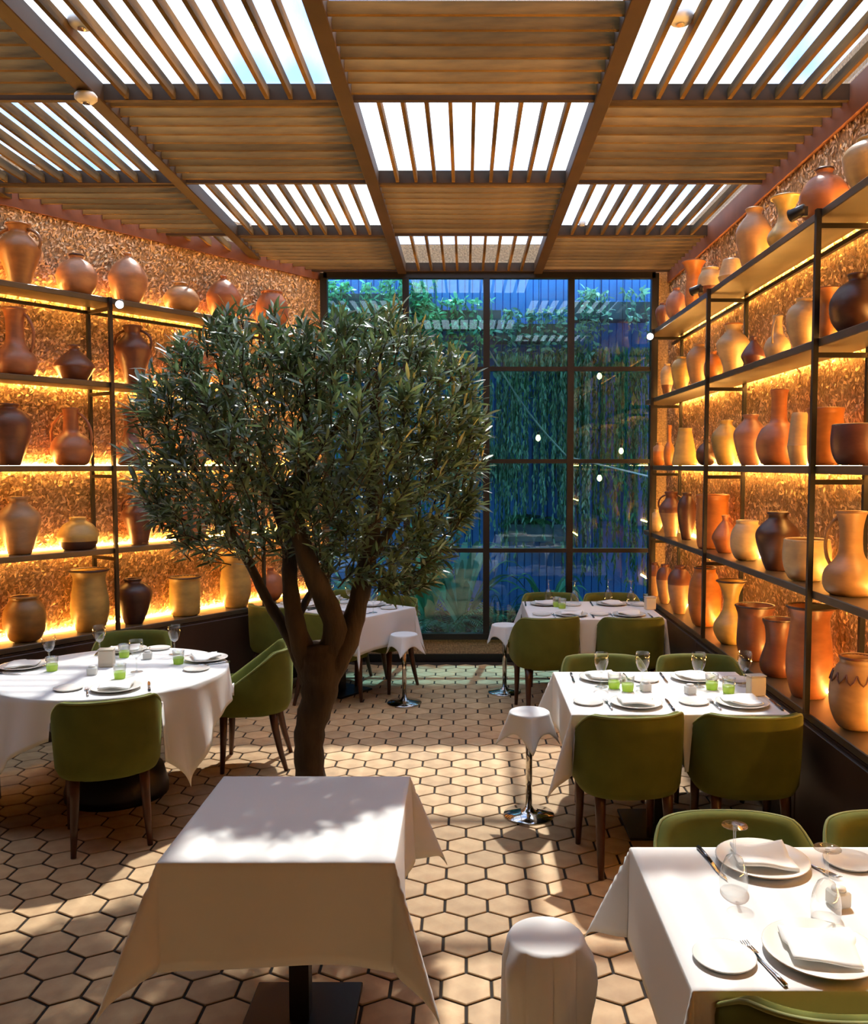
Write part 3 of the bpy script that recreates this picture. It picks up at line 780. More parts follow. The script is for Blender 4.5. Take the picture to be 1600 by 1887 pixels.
# round table
RC = (-2.13, 5.20)
root = empty('round_table', (RC[0], RC[1], 0), label='round pedestal table with black drum base beside the slanted rack', cat='table')
MB().lathe([(.655, .715), (.66, .72), (.66, .748), (.655, .752)], 48).build('table_top', M['darkwood'], root)
MB().lathe([(.30, .0015), (.30, .05), (.27, .16), (.12, .22), (.09, .30), (.09, .716)], 32).build('base', M['black'], root)
round_cloth('tablecloth', (RC[0], RC[1], 0), .12, .664, .86, .7575, 'large white cloth hanging in points over the round table', 'tablecloth', pleats=13, amp=.045, seed=4)

# ---- chairs
chair(-1.93, 4.60, (-.42, .90), 'olive tub chair at round table, its back turned to the square table')
chair(-1.43, 5.74, (-1, -.12), 'olive tub chair at round table, next to the tree trunk')
chair(-2.36, 6.03, (.12, -1), 'olive tub chair at round table, its back to the slanted rack')
chair(-2.90, 4.86, (.9, .35), 'olive tub chair at round table, opposite the one next to the tree trunk')
chair(.812, 4.335, (-.12, 1), 'olive tub chair facing the window at the middle rack-side table, aisle side')
chair(1.405, 4.335, (0, 1), 'olive tub chair facing the window at the middle rack-side table, rack side')
chair(.86, 5.225, (0, -1), 'olive tub chair facing away from window at the middle rack-side table, aisle side')
chair(1.45, 5.225, (0, -1), 'olive tub chair facing away from window at the middle rack-side table, rack side')
chair(.89, 2.70, (0, -1), 'olive tub chair behind the upturned glass at the table with brown-rimmed plates')
chair(1.455, 2.70, (0, -1), 'olive tub chair beside the rack at the table with brown-rimmed plates')
chair(.86, 2.068, (0, 1), 'olive tub chair facing the window at the table with brown-rimmed plates')
chair(.645, 7.02, (-.16, 1), 'olive tub chair facing the window at the window table, aisle side')
chair(1.335, 7.02, (0, 1), 'olive tub chair facing the window at the window table, rack side')
chair(.79, 7.925, (0, -1), 'olive tub chair with its back against the window, aisle side of window table')
chair(1.36, 7.915, (0, -1), 'olive tub chair with its back against the window, rack side of window table')
for t, w in ((.36, 'aisle'), (.93, 'rack')):
    p = T3N + TA * t + WU * .03; q = T3N + TA * (t - .03) + WU * (T3W - .02)
    chair(p.x, p.y, WU, 'olive tub chair facing the window at the table behind the tree, %s end' % w)
    chair(q.x, q.y, -WU, 'olive tub chair facing away from the window at the table behind the tree, %s end' % w)

# ---- cloths lie over the arms and seats of the chairs pushed under the tables
def chair_height(x, y):
    """height of the chair's upper surface at a point in the chair's own frame, or None beside the chair"""
    HW, BY, FY = .275, -.27, .20
    def half(yy, ins):
        hw, by = HW - ins, BY + ins
        if yy > -.02: return hw * (1 - .035 * min(1, (yy + .02) / .22) ** 2)
        q = (yy + .02) / (by + .02)
        return hw * (1 - q ** 2.5) ** .4 if q < 1 else -1
    m = .007
    if y > .25: return None
    if y > FY + m: return .490 if abs(x) < .205 else None
    if y < BY - m or abs(x) > half(max(y, BY + 1e-4), 0) + m: return None
    wi = half(y, .066) if y > BY + .066 else -1
    if abs(x) < wi - m: return .490
    t = max(0, (y + .20) / .40); t = t * t / .16 if t < .08 else t - .04
    return .80 - .30 * min(1, t) + .007
bpy.context.view_layer.update()
CH = [o for o in bpy.data.objects if o.name.split('.')[0] == 'tub_chair']
INV = [(o, o.matrix_world.inverted()) for o in CH]
for cl in [o for o in bpy.data.objects if o.name.split('.')[0] == 'tablecloth']:
    mw = cl.matrix_world
    for v in cl.data.vertices:
        if v.co.z > .757: continue
        p = mw @ v.co
        for o, iv in INV:
            if (Vector((o.location.x, o.location.y)) - p.xy).length > .42: continue
            q = iv @ p; h = chair_height(q.x, q.y)
            if h is not None and v.co.z < h: v.co.z = min(h, .752) + .004 * (v.co.z - .4)
    cl.data.update()

# ---- stools with cloths
def stool(x, y, h, label, clabel, c, seed, rz=.3, pleats=9, flare=.14, amp=.02, hug=False):
    root = empty('purse_stool', (x, y, .0015), label=label, cat='stool')
    MB().lathe([(.145, 0), (.147, .004), (.143, .010), (.06, .022), (.03, .034), (.022, .05)], 36).build('base', M['chromedark'], root)
    MB().lathe([(.019, .045), (.019, h - .03)], 18).build('pole', M['chrome'], root)
    MB().lathe([(.095, h - .03), (.104, h - .022), (.104, h - .004), (.098, h)], 32).build('seat', M['darkwood'], root)
    round_cloth('stool_cloth', (x, y, 0), rz, .107, c, h + .0045, clabel, 'cloth', pleats=pleats, amp=amp, seed=seed, flare=flare, hug=hug)
stool(.363, 4.86, .60, 'chrome pedestal stool in the aisle beside the middle rack-side table', 'white cloth over the stool beside the middle rack-side table', .215, 2, .80, 5)
stool(-.515, 7.21, .585, 'chrome pedestal stool by the table behind the tree', 'white cloth over the stool by the table behind the tree', .2, 5, .70, 5)
stool(.345, 7.56, .60, 'chrome pedestal stool beside the window table', 'white cloth over the stool beside the window table', .2, 9, .8, 5)
stool(.238, 2.50, .60, 'pedestal stool hidden under a long cloth beside the table with brown-rimmed plates', 'long cream cloth falling in folds over stool near the brown-rimmed plates', .36, 12, .6, 7, .02, .034, True)

# ------------------------------------------------------------------ tableware
def lathe_mesh(name, prof, mat, seg=32): return MB().lathe(prof, seg).mesh(name, mat)
me_plate = lathe_mesh('plate', [(.05, 0), (.085, .003), (.128, .015), (.135, .017), (.1355, .019), (.130, .0195), (.10, .010), (.08, .007), (.003, .006)], M['ceramic'], 40)
me_plateb = MB().lathe([(.06, 0), (.10, .003), (.138, .017), (.142, .019), (.142, .022), (.137, .0225), (.112, .012), (.09, .009), (.003, .008)], 40, mif=lambda z, i: 1 if 2 <= i <= 3 else 0).mesh('plate', [M['ceramic'], M['rimceramic']])
me_side = lathe_mesh('side_plate', [(.04, 0), (.07, .003), (.078, .010), (.079, .012), (.075, .012), (.065, .007), (.003, .006)], M['ceramic'], 36)
def napkin_mesh(seed, s=.085):
    rg = random.Random(seed); n = 12; vs = []; ph = [rg.uniform(0, 6) for _ in range(4)]
    for lay in range(2):
        for j in range(n + 1):
            for i in range(n + 1):
                u, v = i / n * 2 - 1, j / n * 2 - 1
                z = .014 + .008 * math.sin(u * 2.3 + ph[0]) * math.cos(v * 1.7 + ph[1]) + .012 * max(0, abs(u) - .55) * (1 if u * v > 0 else .2) + (.010 if lay else 0) * (.7 + .3 * math.sin(v * 3 + ph[2]))
                vs.append((u * s * (1.05 if v > 0 else .96), v * s * .95, max(.009 + lay * .004, z)))
    fs = []; m = (n + 1) ** 2
    for j in range(n):
        for i in range(n):
            a = j * (n + 1) + i; fs.append((a, a + n + 1, a + n + 2, a + 1)); fs.append((m + a, m + a + 1, m + a + n + 2, m + a + n + 1))
    b = [i for i in range(n + 1)] + [j * (n + 1) + n for j in range(1, n + 1)] + [n * (n + 1) + i for i in range(n - 1, -1, -1)] + [j * (n + 1) for j in range(n - 1, 0, -1)]
    for k in range(len(b)): p, q = b[k], b[(k + 1) % len(b)]; fs.append((p, q, m + q, m + p))
    return MB().add(vs, fs, True).mesh('napkin', M['napkin'])
me_nap = [napkin_mesh(i) for i in range(3)]
def fork_parts():
    h = MB(); h.tube([(0, -.10, .004), (0, -.06, .005), (0, 0, .004), (0, .035, .007)], [.0065, .006, .0038, .004], 6)
    t = MB(); t.box(-.011, .011, .034, .052, .005, .0075)
    for k in range(4): x = -.0093 + k * .0062; t.tube([(x, .05, .006), (x, .075, .007), (x, .092, .010)], [.0019, .0017, .001], 5)
    return h.mesh('handle', M['steel']), t.mesh('tines', M['steel'])
def knife_parts():
    h = MB(); h.tube([(0, -.11, .005), (0, -.07, .006), (0, -.005, .005)], [.0075, .007, .0055], 6)
    b = MB(); out = [(-.006, -.006), (.006, -.006), (.009, .05), (.008, .09), (.0, .118), (-.006, .09)]
    b.add([(x, y, .003) for x, y in out] + [(x, y, .0048) for x, y in out], [(5, 4, 3, 2, 1, 0), (6, 7, 8, 9, 10, 11)] + [(i, (i + 1) % 6, 6 + (i + 1) % 6, 6 + i) for i in range(6)])
    return h.mesh('handle', M['darksteel']), b.mesh('blade', M['steel'])
fork_m, knife_m = fork_parts(), knife_parts()
# wine glass (upright) as bowl, stem, foot
def bowl_prof(H0, H1, R):
    n = 10; out = []
    for k in range(n + 1):
        t = k / n; r = R * (.18 + .82 * math.sin(math.pi * (.06 + .60 * t)) ** .8) if k else .006; out.append((r, H0 + (H1 - H0) * t))
    return out
gb = bowl_prof(.085, .195, .041); me_gb = MB().lathe(gb, 28, caps=False).mesh('bowl', M['glass'])
me_gs = MB().lathe([(.006, .004), (.0042, .02), (.004, .07), (.006, .086)], 12).mesh('stem', M['glass'])
me_gf = MB().lathe([(.036, 0), (.037, .002), (.030, .0035), (.008, .006), (.004, .010)], 28).mesh('foot', M['glass'])
def wine_glass(p, label, group, upturned=False):
    root = empty('wine_glass', p, label=label, cat='glass', group=group)
    for nm, me in (('bowl', me_gb), ('stem', me_gs), ('foot', me_gf)):
        o = put(nm, me, root)
        if upturned: o.rotation_euler = (math.pi, 0, 0); o.location = (0, 0, .195)
me_tb = MB().lathe([(.028, .002), (.030, .01), (.034, .04), (.037, .085), (.0355, .085), (.031, .04)], 28, caps=False).mesh('wall', M['glass'])
me_tg = MB().lathe([(.0285, 0), (.0305, .008), (.0332, .032), (.0335, .040), (.030, .042), (.003, .040)], 28).mesh('green_base', M['greenpart'])
def tumbler(p, label, group):
    root = empty('tumbler', p, label=label, cat='glass', group=group)
    put('wall', me_tb, root); put('green_base', me_tg, root)
me_hold = MB().box(-.027, .027, -.027, .027, 0, .045, bev=.006).mesh('holder', M['frost'])
me_holdc = MB().lathe([(.02, .0452), (.02, .052), (.003, .056)], 16).mesh('candle', M['white'])
me_box = MB().box(-.045, .045, -.03, .03, 0, .105, bev=.006).mesh('box', M['creambox'])
me_boxl = MB().box(-.047, .047, -.032, .032, .1055, .112, bev=.002).mesh('lid', M['creambox'])
ZT = .7602
def on_table(px, py, dz=0.0): q = onZ(px, py, ZT + dz); return Vector((q.x, q.y, ZT))
def plate(p, label, group, brown=False, rz=0.0): put('plate', me_plateb if brown else me_plate, loc=p, rot=(0, 0, rz), label=label, cat='plate', group=group)
def side(p, label, group): put('side_plate', me_side, loc=p, label=label, cat='plate', group=group)
def napkin(p, label, group, rz=0.0, dz=.0, k=0): put('napkin', me_nap[k], loc=(p[0], p[1], p[2] + dz), rot=(0, 0, rz), label=label, cat='napkin', group=group)
def cutlery(kind, p, rz, label, group):
    root = empty(kind, p, rz, label=label, cat=kind, group=group); a, b = fork_m if kind == 'fork' else knife_m
    put('handle', a, root); put('tines' if kind == 'fork' else 'blade', b, root)
def holder(p, label, group, rz=.2):
    root = empty('candle_holder', p, rz, label=label, cat='candle holder', group=group); put('holder', me_hold, root); put('candle', me_holdc, root)
def cream_box(p, label, group, rz=.15):
    root = empty('cream_box', p, rz, label=label, cat='box', group=group); put('box', me_box, root); put('lid', me_boxl, root)
def setting(cpos, face, tab, place, group, brown=False, glass=None, tumb=None, cut=True, sp=True, k=0, nz=None):
    """cpos: plate centre; face: unit vector the diner looks along"""
    f = Vector((face[0], face[1], 0)).normalized(); r = Vector((f.y, -f.x, 0)); rz = math.atan2(f.y, f.x) - math.pi / 2
    p = Vector((cpos[0], cpos[1], ZT)); tail = '%s, %s' % (tab, place)
    plate(p, ('brown-rimmed' if brown else 'white') + ' dinner plate ' + tail, 'dinner plates ' + group, brown, rz)
    napkin(p, 'folded white napkin on dinner plate ' + tail, 'napkins ' + group, rz + rnd.uniform(-.25, .25), dz=.0065 if not brown else .0085, k=k)
    if sp: side(p - r * .243 + f * .035, 'small white side plate ' + tail, 'side plates ' + group)
    if cut:
        cutlery('fork', p - r * .1475 - f * .01, rz + .04, 'steel fork ' + tail, 'forks ' + group)
        cutlery('knife', p + r * .172 - f * .01, rz - .03, 'steel knife ' + tail, 'knives ' + group)
# middle rack-side table
tb = 'on middle rack-side table'; gp = 'on the middle rack-side table'
for px, face, place, k in ((1165, (0, 1), 'window-facing aisle place', 0), (1356, (0, 1), 'window-facing rack place', 1)):
    p = on_table(px, 1288); setting((p.x, 4.445), face, tb, place, gp, k=k)
for px, place, k in ((1105, 'inward-facing aisle place', 2), (1270, 'inward-facing rack place', 0)):
    p = on_table(px, 1243); setting((p.x, 4.985), (0, -1), tb, place, gp, k=k)
PLC = ('inward-facing aisle place', 'window-facing aisle place', 'inward-facing rack place', 'window-facing rack place')
for (px, py), pl_ in zip(((1132, 1268), (1157, 1273), (1312, 1270), (1343, 1277)), PLC):
    tumbler(on_table(px, py), 'green tumbler on middle rack-side table, %s' % pl_, 'green tumblers ' + gp)
for (px, py), pl_ in zip(((1108, 1266), (1184, 1265), (1287, 1266), (1372, 1264)), PLC):
    wine_glass(on_table(px, py), 'upright wine glass on middle rack-side table, %s' % pl_, 'upright wine glasses ' + gp)
holder(on_table(1190, 1273), 'frosted candle holder on middle rack-side table, aisle half', 'candle holders ' + gp)
holder(on_table(1272, 1278), 'frosted candle holder on middle rack-side table, rack half', 'candle holders ' + gp)
cream_box(on_table(1393, 1281), 'cream upright box standing on middle rack-side table', None)
# window table
tb = 'on window table'; gp = 'on the window table'
for px, place, k in ((1050, 'window-facing aisle place', 0), (1155, 'window-facing rack place', 1)):
    p = on_table(px, 1130); setting((p.x, 7.13), (0, 1), tb, place, gp, k=k)
for px, place, k in ((1003, 'inward-facing aisle place', 2), (1124, 'inward-facing rack place', 0)):
    p = on_table(px, 1112); setting((p.x, 7.69), (0, -1), tb, place, gp, k=k)
for (px, py), pl_ in zip(((1011, 1107), (1059, 1110), (1121, 1107), (1163, 1110)), PLC):
    wine_glass(on_table(px, py), 'upturned wine glass on window table, %s' % pl_, 'upturned wine glasses ' + gp, True)
for (px, py), pl_ in zip(((1026, 1118), (1036, 1121)), PLC): tumbler(on_table(px, py), 'green tumbler on window table, ' + pl_, 'green tumblers ' + gp)
cream_box(on_table(1198, 1123), 'cream upright box standing on window table', None)
# table with brown-rimmed plates
tb = 'on table by the long-clothed stool'; gp = 'on the table by the long-clothed stool'
p = on_table(1405, 1592); setting((p.x, p.y), (0, -1), tb, 'inward-facing aisle place', gp, brown=True, k=1, sp=False, cut=False)
cutlery('knife', on_table(1312, 1592), math.pi + .12, 'steel knife ' + tb + ', inward-facing aisle place', 'knives ' + gp)
cutlery('fork', on_table(1502, 1600), math.pi + .5, 'steel fork ' + tb + ', inward-facing aisle place', 'forks ' + gp)
side(on_table(1566, 1590), 'small white side plate ' + tb + ', inward-facing aisle place', 'side plates ' + gp)
p = on_table(1512, 1760); setting((p.x, p.y), (0, 1), tb, 'window-facing aisle place', gp, brown=True, k=2, sp=False, cut=False)
side(on_table(1335, 1768), 'small white side plate ' + tb + ', window-facing aisle place', 'side plates ' + gp)
cutlery('fork', on_table(1406, 1776), .22, 'steel fork ' + tb + ', window-facing aisle place', 'forks ' + gp)
cutlery('knife', on_table(1604, 1765), .2, 'steel knife ' + tb + ', window-facing aisle place', 'knives ' + gp)
wine_glass(on_table(1352, 1640), 'upturned wine glass in front of the tub chair, ' + tb, 'upturned wine glasses ' + gp, True)
wine_glass(on_table(1522, 1690), 'upturned wine glass beside a candle holder, ' + tb, 'upturned wine glasses ' + gp, True)
holder(on_table(1545, 1668), 'frosted candle holder behind an upturned wine glass, ' + tb, None)
# round table
tb = 'on round table'; gp = 'on the round table'
for (px, py), place, k in (((214, 1270), 'square-table side', 0), ((380, 1216), 'tree side', 1), ((232, 1200), 'rack side', 2), ((42, 1230), 'side opposite the tree', 0)):
    p = on_table(px, py); f = (RC[0] - p.x, RC[1] - p.y); setting((p.x, p.y), f, tb, place, gp, sp=False, k=k)
for (px, py), place in (((126, 1270), 'square-table side'), ((362, 1234), 'tree side'), ((292, 1196), 'rack side')):
    side(on_table(px, py), 'small white side plate %s, %s' % (tb, place), 'side plates ' + gp)
for (px, py), place in (((96, 1236), 'side opposite the tree'), ((229, 1211), 'rack side'), ((221, 1250), 'square-table side'), ((329, 1223), 'tree side')):
    tumbler(on_table(px, py), 'green tumbler %s, %s' % (tb, place), 'green tumblers ' + gp)
for (px, py), place in (((91, 1226), 'side opposite the tree'), ((184, 1207), 'rack side'), ((322, 1206), 'tree side'), ((252, 1238), 'square-table side')):
    wine_glass(on_table(px, py), 'upright wine glass %s, %s' % (tb, place), 'upright wine glasses ' + gp)
holder(on_table(170, 1243), 'frosted candle holder %s, nearest the square table' % tb, 'candle holders ' + gp)
holder(on_table(272, 1214), 'frosted candle holder %s, nearest the tree' % tb, 'candle holders ' + gp)
cream_box(on_table(197, 1228), 'cream upright box standing on round table', None)
# table behind the tree
tb = 'on table behind the tree'; gp = 'on the table behind the tree'
for t, w, pl_, k in ((.27, .16, 'window-facing aisle place', 0), (.79, .16, 'window-facing rack place', 1), (.37, T3W - .16, 'inward-facing aisle place', 2), (.90, T3W - .16, 'inward-facing rack place', 1)):
    p = T3N + TA * t + WU * w; setting((p.x, p.y), WU if w < .36 else -WU, tb, pl_, gp, k=k)
    q = T3N + TA * (t + (-.17 if w < .36 else .13)) + WU * (w + (.13 if w < .36 else -.13)); wine_glass((q.x, q.y, ZT), 'upright wine glass %s, %s' % (tb, pl_), 'upright wine glasses ' + gp)
q = T3N + TA * .60 + WU * T3W * .5; tumbler((q.x, q.y, ZT), 'green tumbler ' + tb, None)

# ------------------------------------------------------------------ tree
TY = 4.50
tree = empty('olive_tree', (-.81, TY, 0), label='bushy evergreen tree with forked trunk growing between the tables', cat='tree')
def tp(px, py, dy=0.0): q = onY(px, py, TY + dy); return Vector((q.x + .81, dy, q.z))
def limb(name, pts, rads, seg=12):
    P = [np.array(p) for p in pts]; out = []; rr = []
    Q = [P[0] * 2 - P[1]] + P + [P[-1] * 2 - P[-2]]
    for i in range(len(P) - 1):
        for k in range(5):
            t = k / 5; p0, p1, p2, p3 = Q[i:i + 4]
            out.append(.5 * ((2 * p1) + (-p0 + p2) * t + (2 * p0 - 5 * p1 + 4 * p2 - p3) * t * t + (-p0 + 3 * p1 - 3 * p2 + p3) * t ** 3)); rr.append(rads[i] * (1 - t) + rads[i + 1] * t)
    out.append(P[-1]); rr.append(rads[-1])
    rr = [r * (1 + .06 * math.sin(i * 1.9 + len(pts))) for i, r in enumerate(rr)]
    MB().tube(out, rr, seg).build(name, M['bark'], tree)
b0 = tp(592, 1640); b0.z = .0
limb('trunk', [b0, tp(578, 1480), tp(570, 1400), tp(572, 1340), tp(588, 1280), tp(592, 1225), tp(590, 1185)], [.105, .088, .078, .080, .092, .112, .09], 16)
limb('branch', [tp(592, 1290), tp(606, 1240), tp(640, 1180, .02), tp(660, 1110, .05), tp(676, 1040, .08), tp(690, 940, .1), tp(694, 800, .1), tp(690, 690, .08)], [.05, .075, .062, .052, .048, .042, .034, .018])
limb('branch', [tp(590, 1290), tp(598, 1225), tp(618, 1160, -.02), tp(592, 1090, -.05), tp(565, 1030, -.1), tp(545, 940, -.15), tp(560, 830, -.2), tp(566, 720, -.2)], [.05, .075, .062, .058, .050, .040, .028, .012])
limb('branch', [tp(586, 1295), tp(568, 1225), tp(545, 1150, -.05), tp(535, 1080, -.02), tp(530, 1000, .05), tp(500, 900, .1), tp(470, 780, .15)], [.05, .066, .050, .042, .036, .026, .012])
limb('branch', [tp(582, 1300), tp(562, 1235, .03), tp(530, 1165, .1), tp(495, 1110, .1), tp(455, 1030, .08), tp(405, 940, .05), tp(350, 850, 0)], [.045, .046, .036, .028, .024, .018, .008])
limb('branch', [tp(545, 1150, 0), tp(563, 1110, .15), tp(600, 1040, .3), tp(640, 930, .42), tp(650, 800, .45)], [.022, .020, .020, .016, .008])
limb('branch', [tp(676, 1040, .08), tp(730, 960, .1), tp(790, 880, .1), tp(830, 780, .05)], [.03, .024, .016, .008])
limb('branch', [tp(548, 960, -.12), tp(470, 880, -.35), tp(400, 790, -.45), tp(350, 700, -.4)], [.026, .02, .014, .006])
limb('branch', [tp(565, 860, -.2), tp(640, 760, -.4), tp(700, 680, -.45)], [.02, .014, .006])
OUT = [(395, 598), (440, 580), (490, 578), (560, 600), (620, 598), (690, 585), (742, 570), (770, 622), (830, 650), (868, 690), (872, 760), (893, 805), (880, 880), (862, 950), (820, 1010), (800, 1075), (745, 1098), (690, 1085), (610, 1060), (545, 1035), (480, 1020), (400, 1040), (335, 1030), (320, 985), (262, 945), (236, 880), (258, 800), (236, 740), (290, 670), (330, 625)]
def inside(x, y):
    c = False; n = len(OUT)
    for i in range(n):
        (x1, y1), (x2, y2) = OUT[i], OUT[i - 1]
        if (y1 > y) != (y2 > y) and x < (x2 - x1) * (y - y1) / (y2 - y1) + x1: c = not c
    return c
def edge_d(x, y):
    d = 1e9; n = len(OUT)
    for i in range(n):
        (x1, y1), (x2, y2) = OUT[i], OUT[i - 1]; dx, dy = x2 - x1, y2 - y1
        t = max(0, min(1, ((x - x1) * dx + (y - y1) * dy) / (dx * dx + dy * dy))); d = min(d, math.hypot(x - x1 - t * dx, y - y1 - t * dy))
    return d
trg = random.Random(42)
leafpos = []; twigs = MB(); cc = Vector((tp(570, 1000)))
cnt = 0
while cnt < 1120:
    x, y = trg.uniform(230, 895), trg.uniform(568, 1100)
    if not inside(x, y): continue
    if y > 960 and 340 < x < 700 and trg.random() < .3: continue     # the underside is open between the stems
    e = edge_d(x, y); th = .80 * min(1, (e / 230) ** .6)
    v = trg.uniform(-1, 1); v = math.copysign(abs(v) ** .55, v)
    base = tp(x, y, v * th)
    # keep real size with distance: the outline is at the trunk's depth
    k = 1.0
    out = (base - cc); out.z += .25; out.normalize()
    d = (out + Vector((trg.uniform(-.7, .7), trg.uniform(-.7, .7), trg.uniform(-.3, .9)))).normalized()
    L = trg.uniform(.10, .17)
    st = base - d * L * .6; en = base + d * L * .4
    twigs.tube([st, (st + en) / 2 + Vector((0, 0, .006)), en], [.0035, .0028, .0015], 4)
    n = trg.randint(10, 15)
    for i in range(n):
        t = .15 + .85 * (i / (n - 1)); pos = st.lerp(en, t)
        az = i * 2.4 + trg.uniform(-.4, .4); u = d.orthogonal().normalized(); w = d.cross(u)
        side_ = u * math.cos(az) + w * math.sin(az)
        ang = 1.15 - .6 * t + trg.uniform(-.25, .25)
        ld = (d * math.cos(ang) + side_ * math.sin(ang) + Vector((0, 0, -.12))).normalized()
        leafpos.append((pos, ld, trg.uniform(.062, .105), trg.uniform(-.8, .8)))
    cnt += 1
twigs.build('twigs', M['bark'], tree, kind='stuff')
# leaf template: along +x, unit length, 8 tris, folded along the midrib
LT = np.array([(0, 0, 0), (.3, .095, .02), (.3, 0, 0), (.3, -.095, .02), (.68, .088, .0), (.68, 0, -.02), (.68, -.088, .0), (1, 0, -.07)])
LF = [(0, 2, 1), (0, 3, 2), (1, 2, 5, 4), (2, 3, 6, 5), (4, 5, 7), (5, 6, 7)]
def leaf_frame(pos, d, L, roll):
    d = d.normalized(); up = Vector((0, 0, 1)); s = up.cross(d)
    s = s.normalized() if s.length > 1e-3 else Vector((1, 0, 0)); n = d.cross(s)
    s2 = s * math.cos(roll) + n * math.sin(roll); n2 = d.cross(s2)
    return Matrix(((d.x * L, s2.x * L, n2.x * L, pos.x), (d.y * L, s2.y * L, n2.y * L, pos.y), (d.z * L, s2.z * L, n2.z * L, pos.z), (0, 0, 0, 1)))
def leaf_mesh(name, items, mat, tmpl=LT, faces=LF, wid=1.0):
    T = tmpl.copy(); T[:, 1] *= wid
    A = np.array([np.array(leaf_frame(*it))[:3, :] for it in items])
    P = np.einsum('nij,kj->nki', A[:, :, :3], T) + A[:, None, :, 3]
    P = P.reshape(-1, 3); k = len(T); fs = []
    for n in range(len(items)): fs += [tuple(i + n * k for i in q) for q in faces]
    return np_mesh(name, P, fs, mat, True)
leafpos.sort(key=lambda q: q[0].y + .0)
me_leaf = np_mesh('leaf', LT, LF, M['leaf'], True)
for it in leafpos[:300]: put('leaf', me_leaf, tree, M=leaf_frame(*it))
put('foliage', leaf_mesh('foliage', leafpos[300:], M['leaf']), tree, kind='stuff')

# ------------------------------------------------------------------ ceiling fixtures
def disc_fix(name, loc, r, label, cat):
    root = empty(name, loc, label=label, cat=cat)
    MB().lathe([(r * .8, .0), (r, -.012), (r, -.03), (r * .7, -.045), (.004, -.048)][::-1], 28).build('housing', M['white'], root)
    MB().lathe([(r * .3, -.054), (r * .3, -.046)], 16).build('cap', M['chrome'], root)
q = onZ(198, 172, ZC - .02); disc_fix('smoke_detector', (-1.94, q.y, ZC - .019), .055, 'white smoke detector on the beam crossing above the round table', 'smoke detector')
for px, py, lab in ((150, 32, 'white ceiling speaker disc above the slats on the tree side'), (1255, 24, 'white ceiling speaker disc above the slats on the long rack side')):
    q = onZ(px, py, ZC + .08); disc_fix('ceiling_speaker', (q.x, q.y, ZC + .082), .06, lab, 'speaker')
for px, py, lab in ((457, 408, 'tiny sprinkler head in slats above the tree'), (1073, 406, 'tiny sprinkler head in slats beside the long rack')):
    q = onZ(px, py, ZC + .08); disc_fix('sprinkler_head', (q.x, q.y, ZC + .082), .03, lab, 'sprinkler')

# ------------------------------------------------------------------ garden behind the window
GY = 11.6
MB().box(-4.5, 4.5, YB + .12, GY + .2, -.06, .05).build('ground_garden', M['soil'], kind='structure')
gw = MB(); n = 90
pts = []
for k in range(n + 1):
    x = -4.5 + 9.0 * k / n; pts.append((x, GY)); pts.append((x + .085, GY)); pts.append((x + .09, GY + .02)); pts.append((x + .1, GY + .02))
vs = [(x, y, 0) for x, y in pts] + [(x, y, 4.6) for x, y in pts]; m_ = len(pts)
gw.add(vs, [(i, i + 1, m_ + i + 1, m_ + i) for i in range(m_ - 1)]); gw.box(-4.5, 4.6, GY + .021, GY + .15, 0, 4.6)
gw.build('wall_garden', M['gwall'], kind='structure')
MB().add([(x, y, 2 + .226 * y + dz) for dz in (-.02, .03) for (x, y) in ((-4.2, YB + .121), (3.2, YB + .121), (3.2, 10.72), (-4.2, 10.72))], [(0, 3, 2, 1), (4, 5, 6, 7), (0, 1, 5, 4), (1, 2, 6, 5), (2, 3, 7, 6), (3, 0, 4, 7)]).build('added_sun_blocker', M['gdark'], kind='structure')  # unseen slab added to block sun coming through the window
MB().box(3.2, 3.35, YB + .12, GY + .1, 0, 4.5).build('wall_garden_side', M['gdark'], kind='structure')
MB().box(-4.35, -4.2, YB + .12, GY + .1, 0, 4.5).build('wall_garden_end', M['gdark'], kind='structure')
grg = random.Random(5)
V = []; Fc = []
for k in range(5200):
    x, y = grg.uniform(-2.6, 2.3), grg.uniform(YB + .15, 10.4); r = grg.uniform(.012, .03); c = np.array([x, y, .05 + r * .4])
    o = len(V)
    for a in ((1, 0, 0), (-.5, .9, 0), (-.5, -.9, 0), (0, 0, .7), (0, 0, -.5)): V.append(c + np.array(a) * r * grg.uniform(.7, 1.2))
    for q in ((0, 1, 3), (1, 2, 3), (2, 0, 3), (1, 0, 4), (2, 1, 4), (0, 2, 4)): Fc.append(tuple(i + o for i in q))
put('gravel', np_mesh('gravel', np.array(V), Fc, M['gravel']), kind='stuff', label='pale bluish gravel covering the garden ground', cat='gravel')
LT2 = LT.copy(); LT2[:, 1] *= 2.6
def plant(name, loc, items, stems, mat, label, cat, wid=1.0, tm=LT, group=None):
    root = empty(name, loc, label=label, cat=cat, group=group)
    if stems: stems.build('stems', M['gleaf2'], root)
    put('foliage', leaf_mesh('foliage', items, mat, tm, wid=wid), root, kind='stuff')
    return root
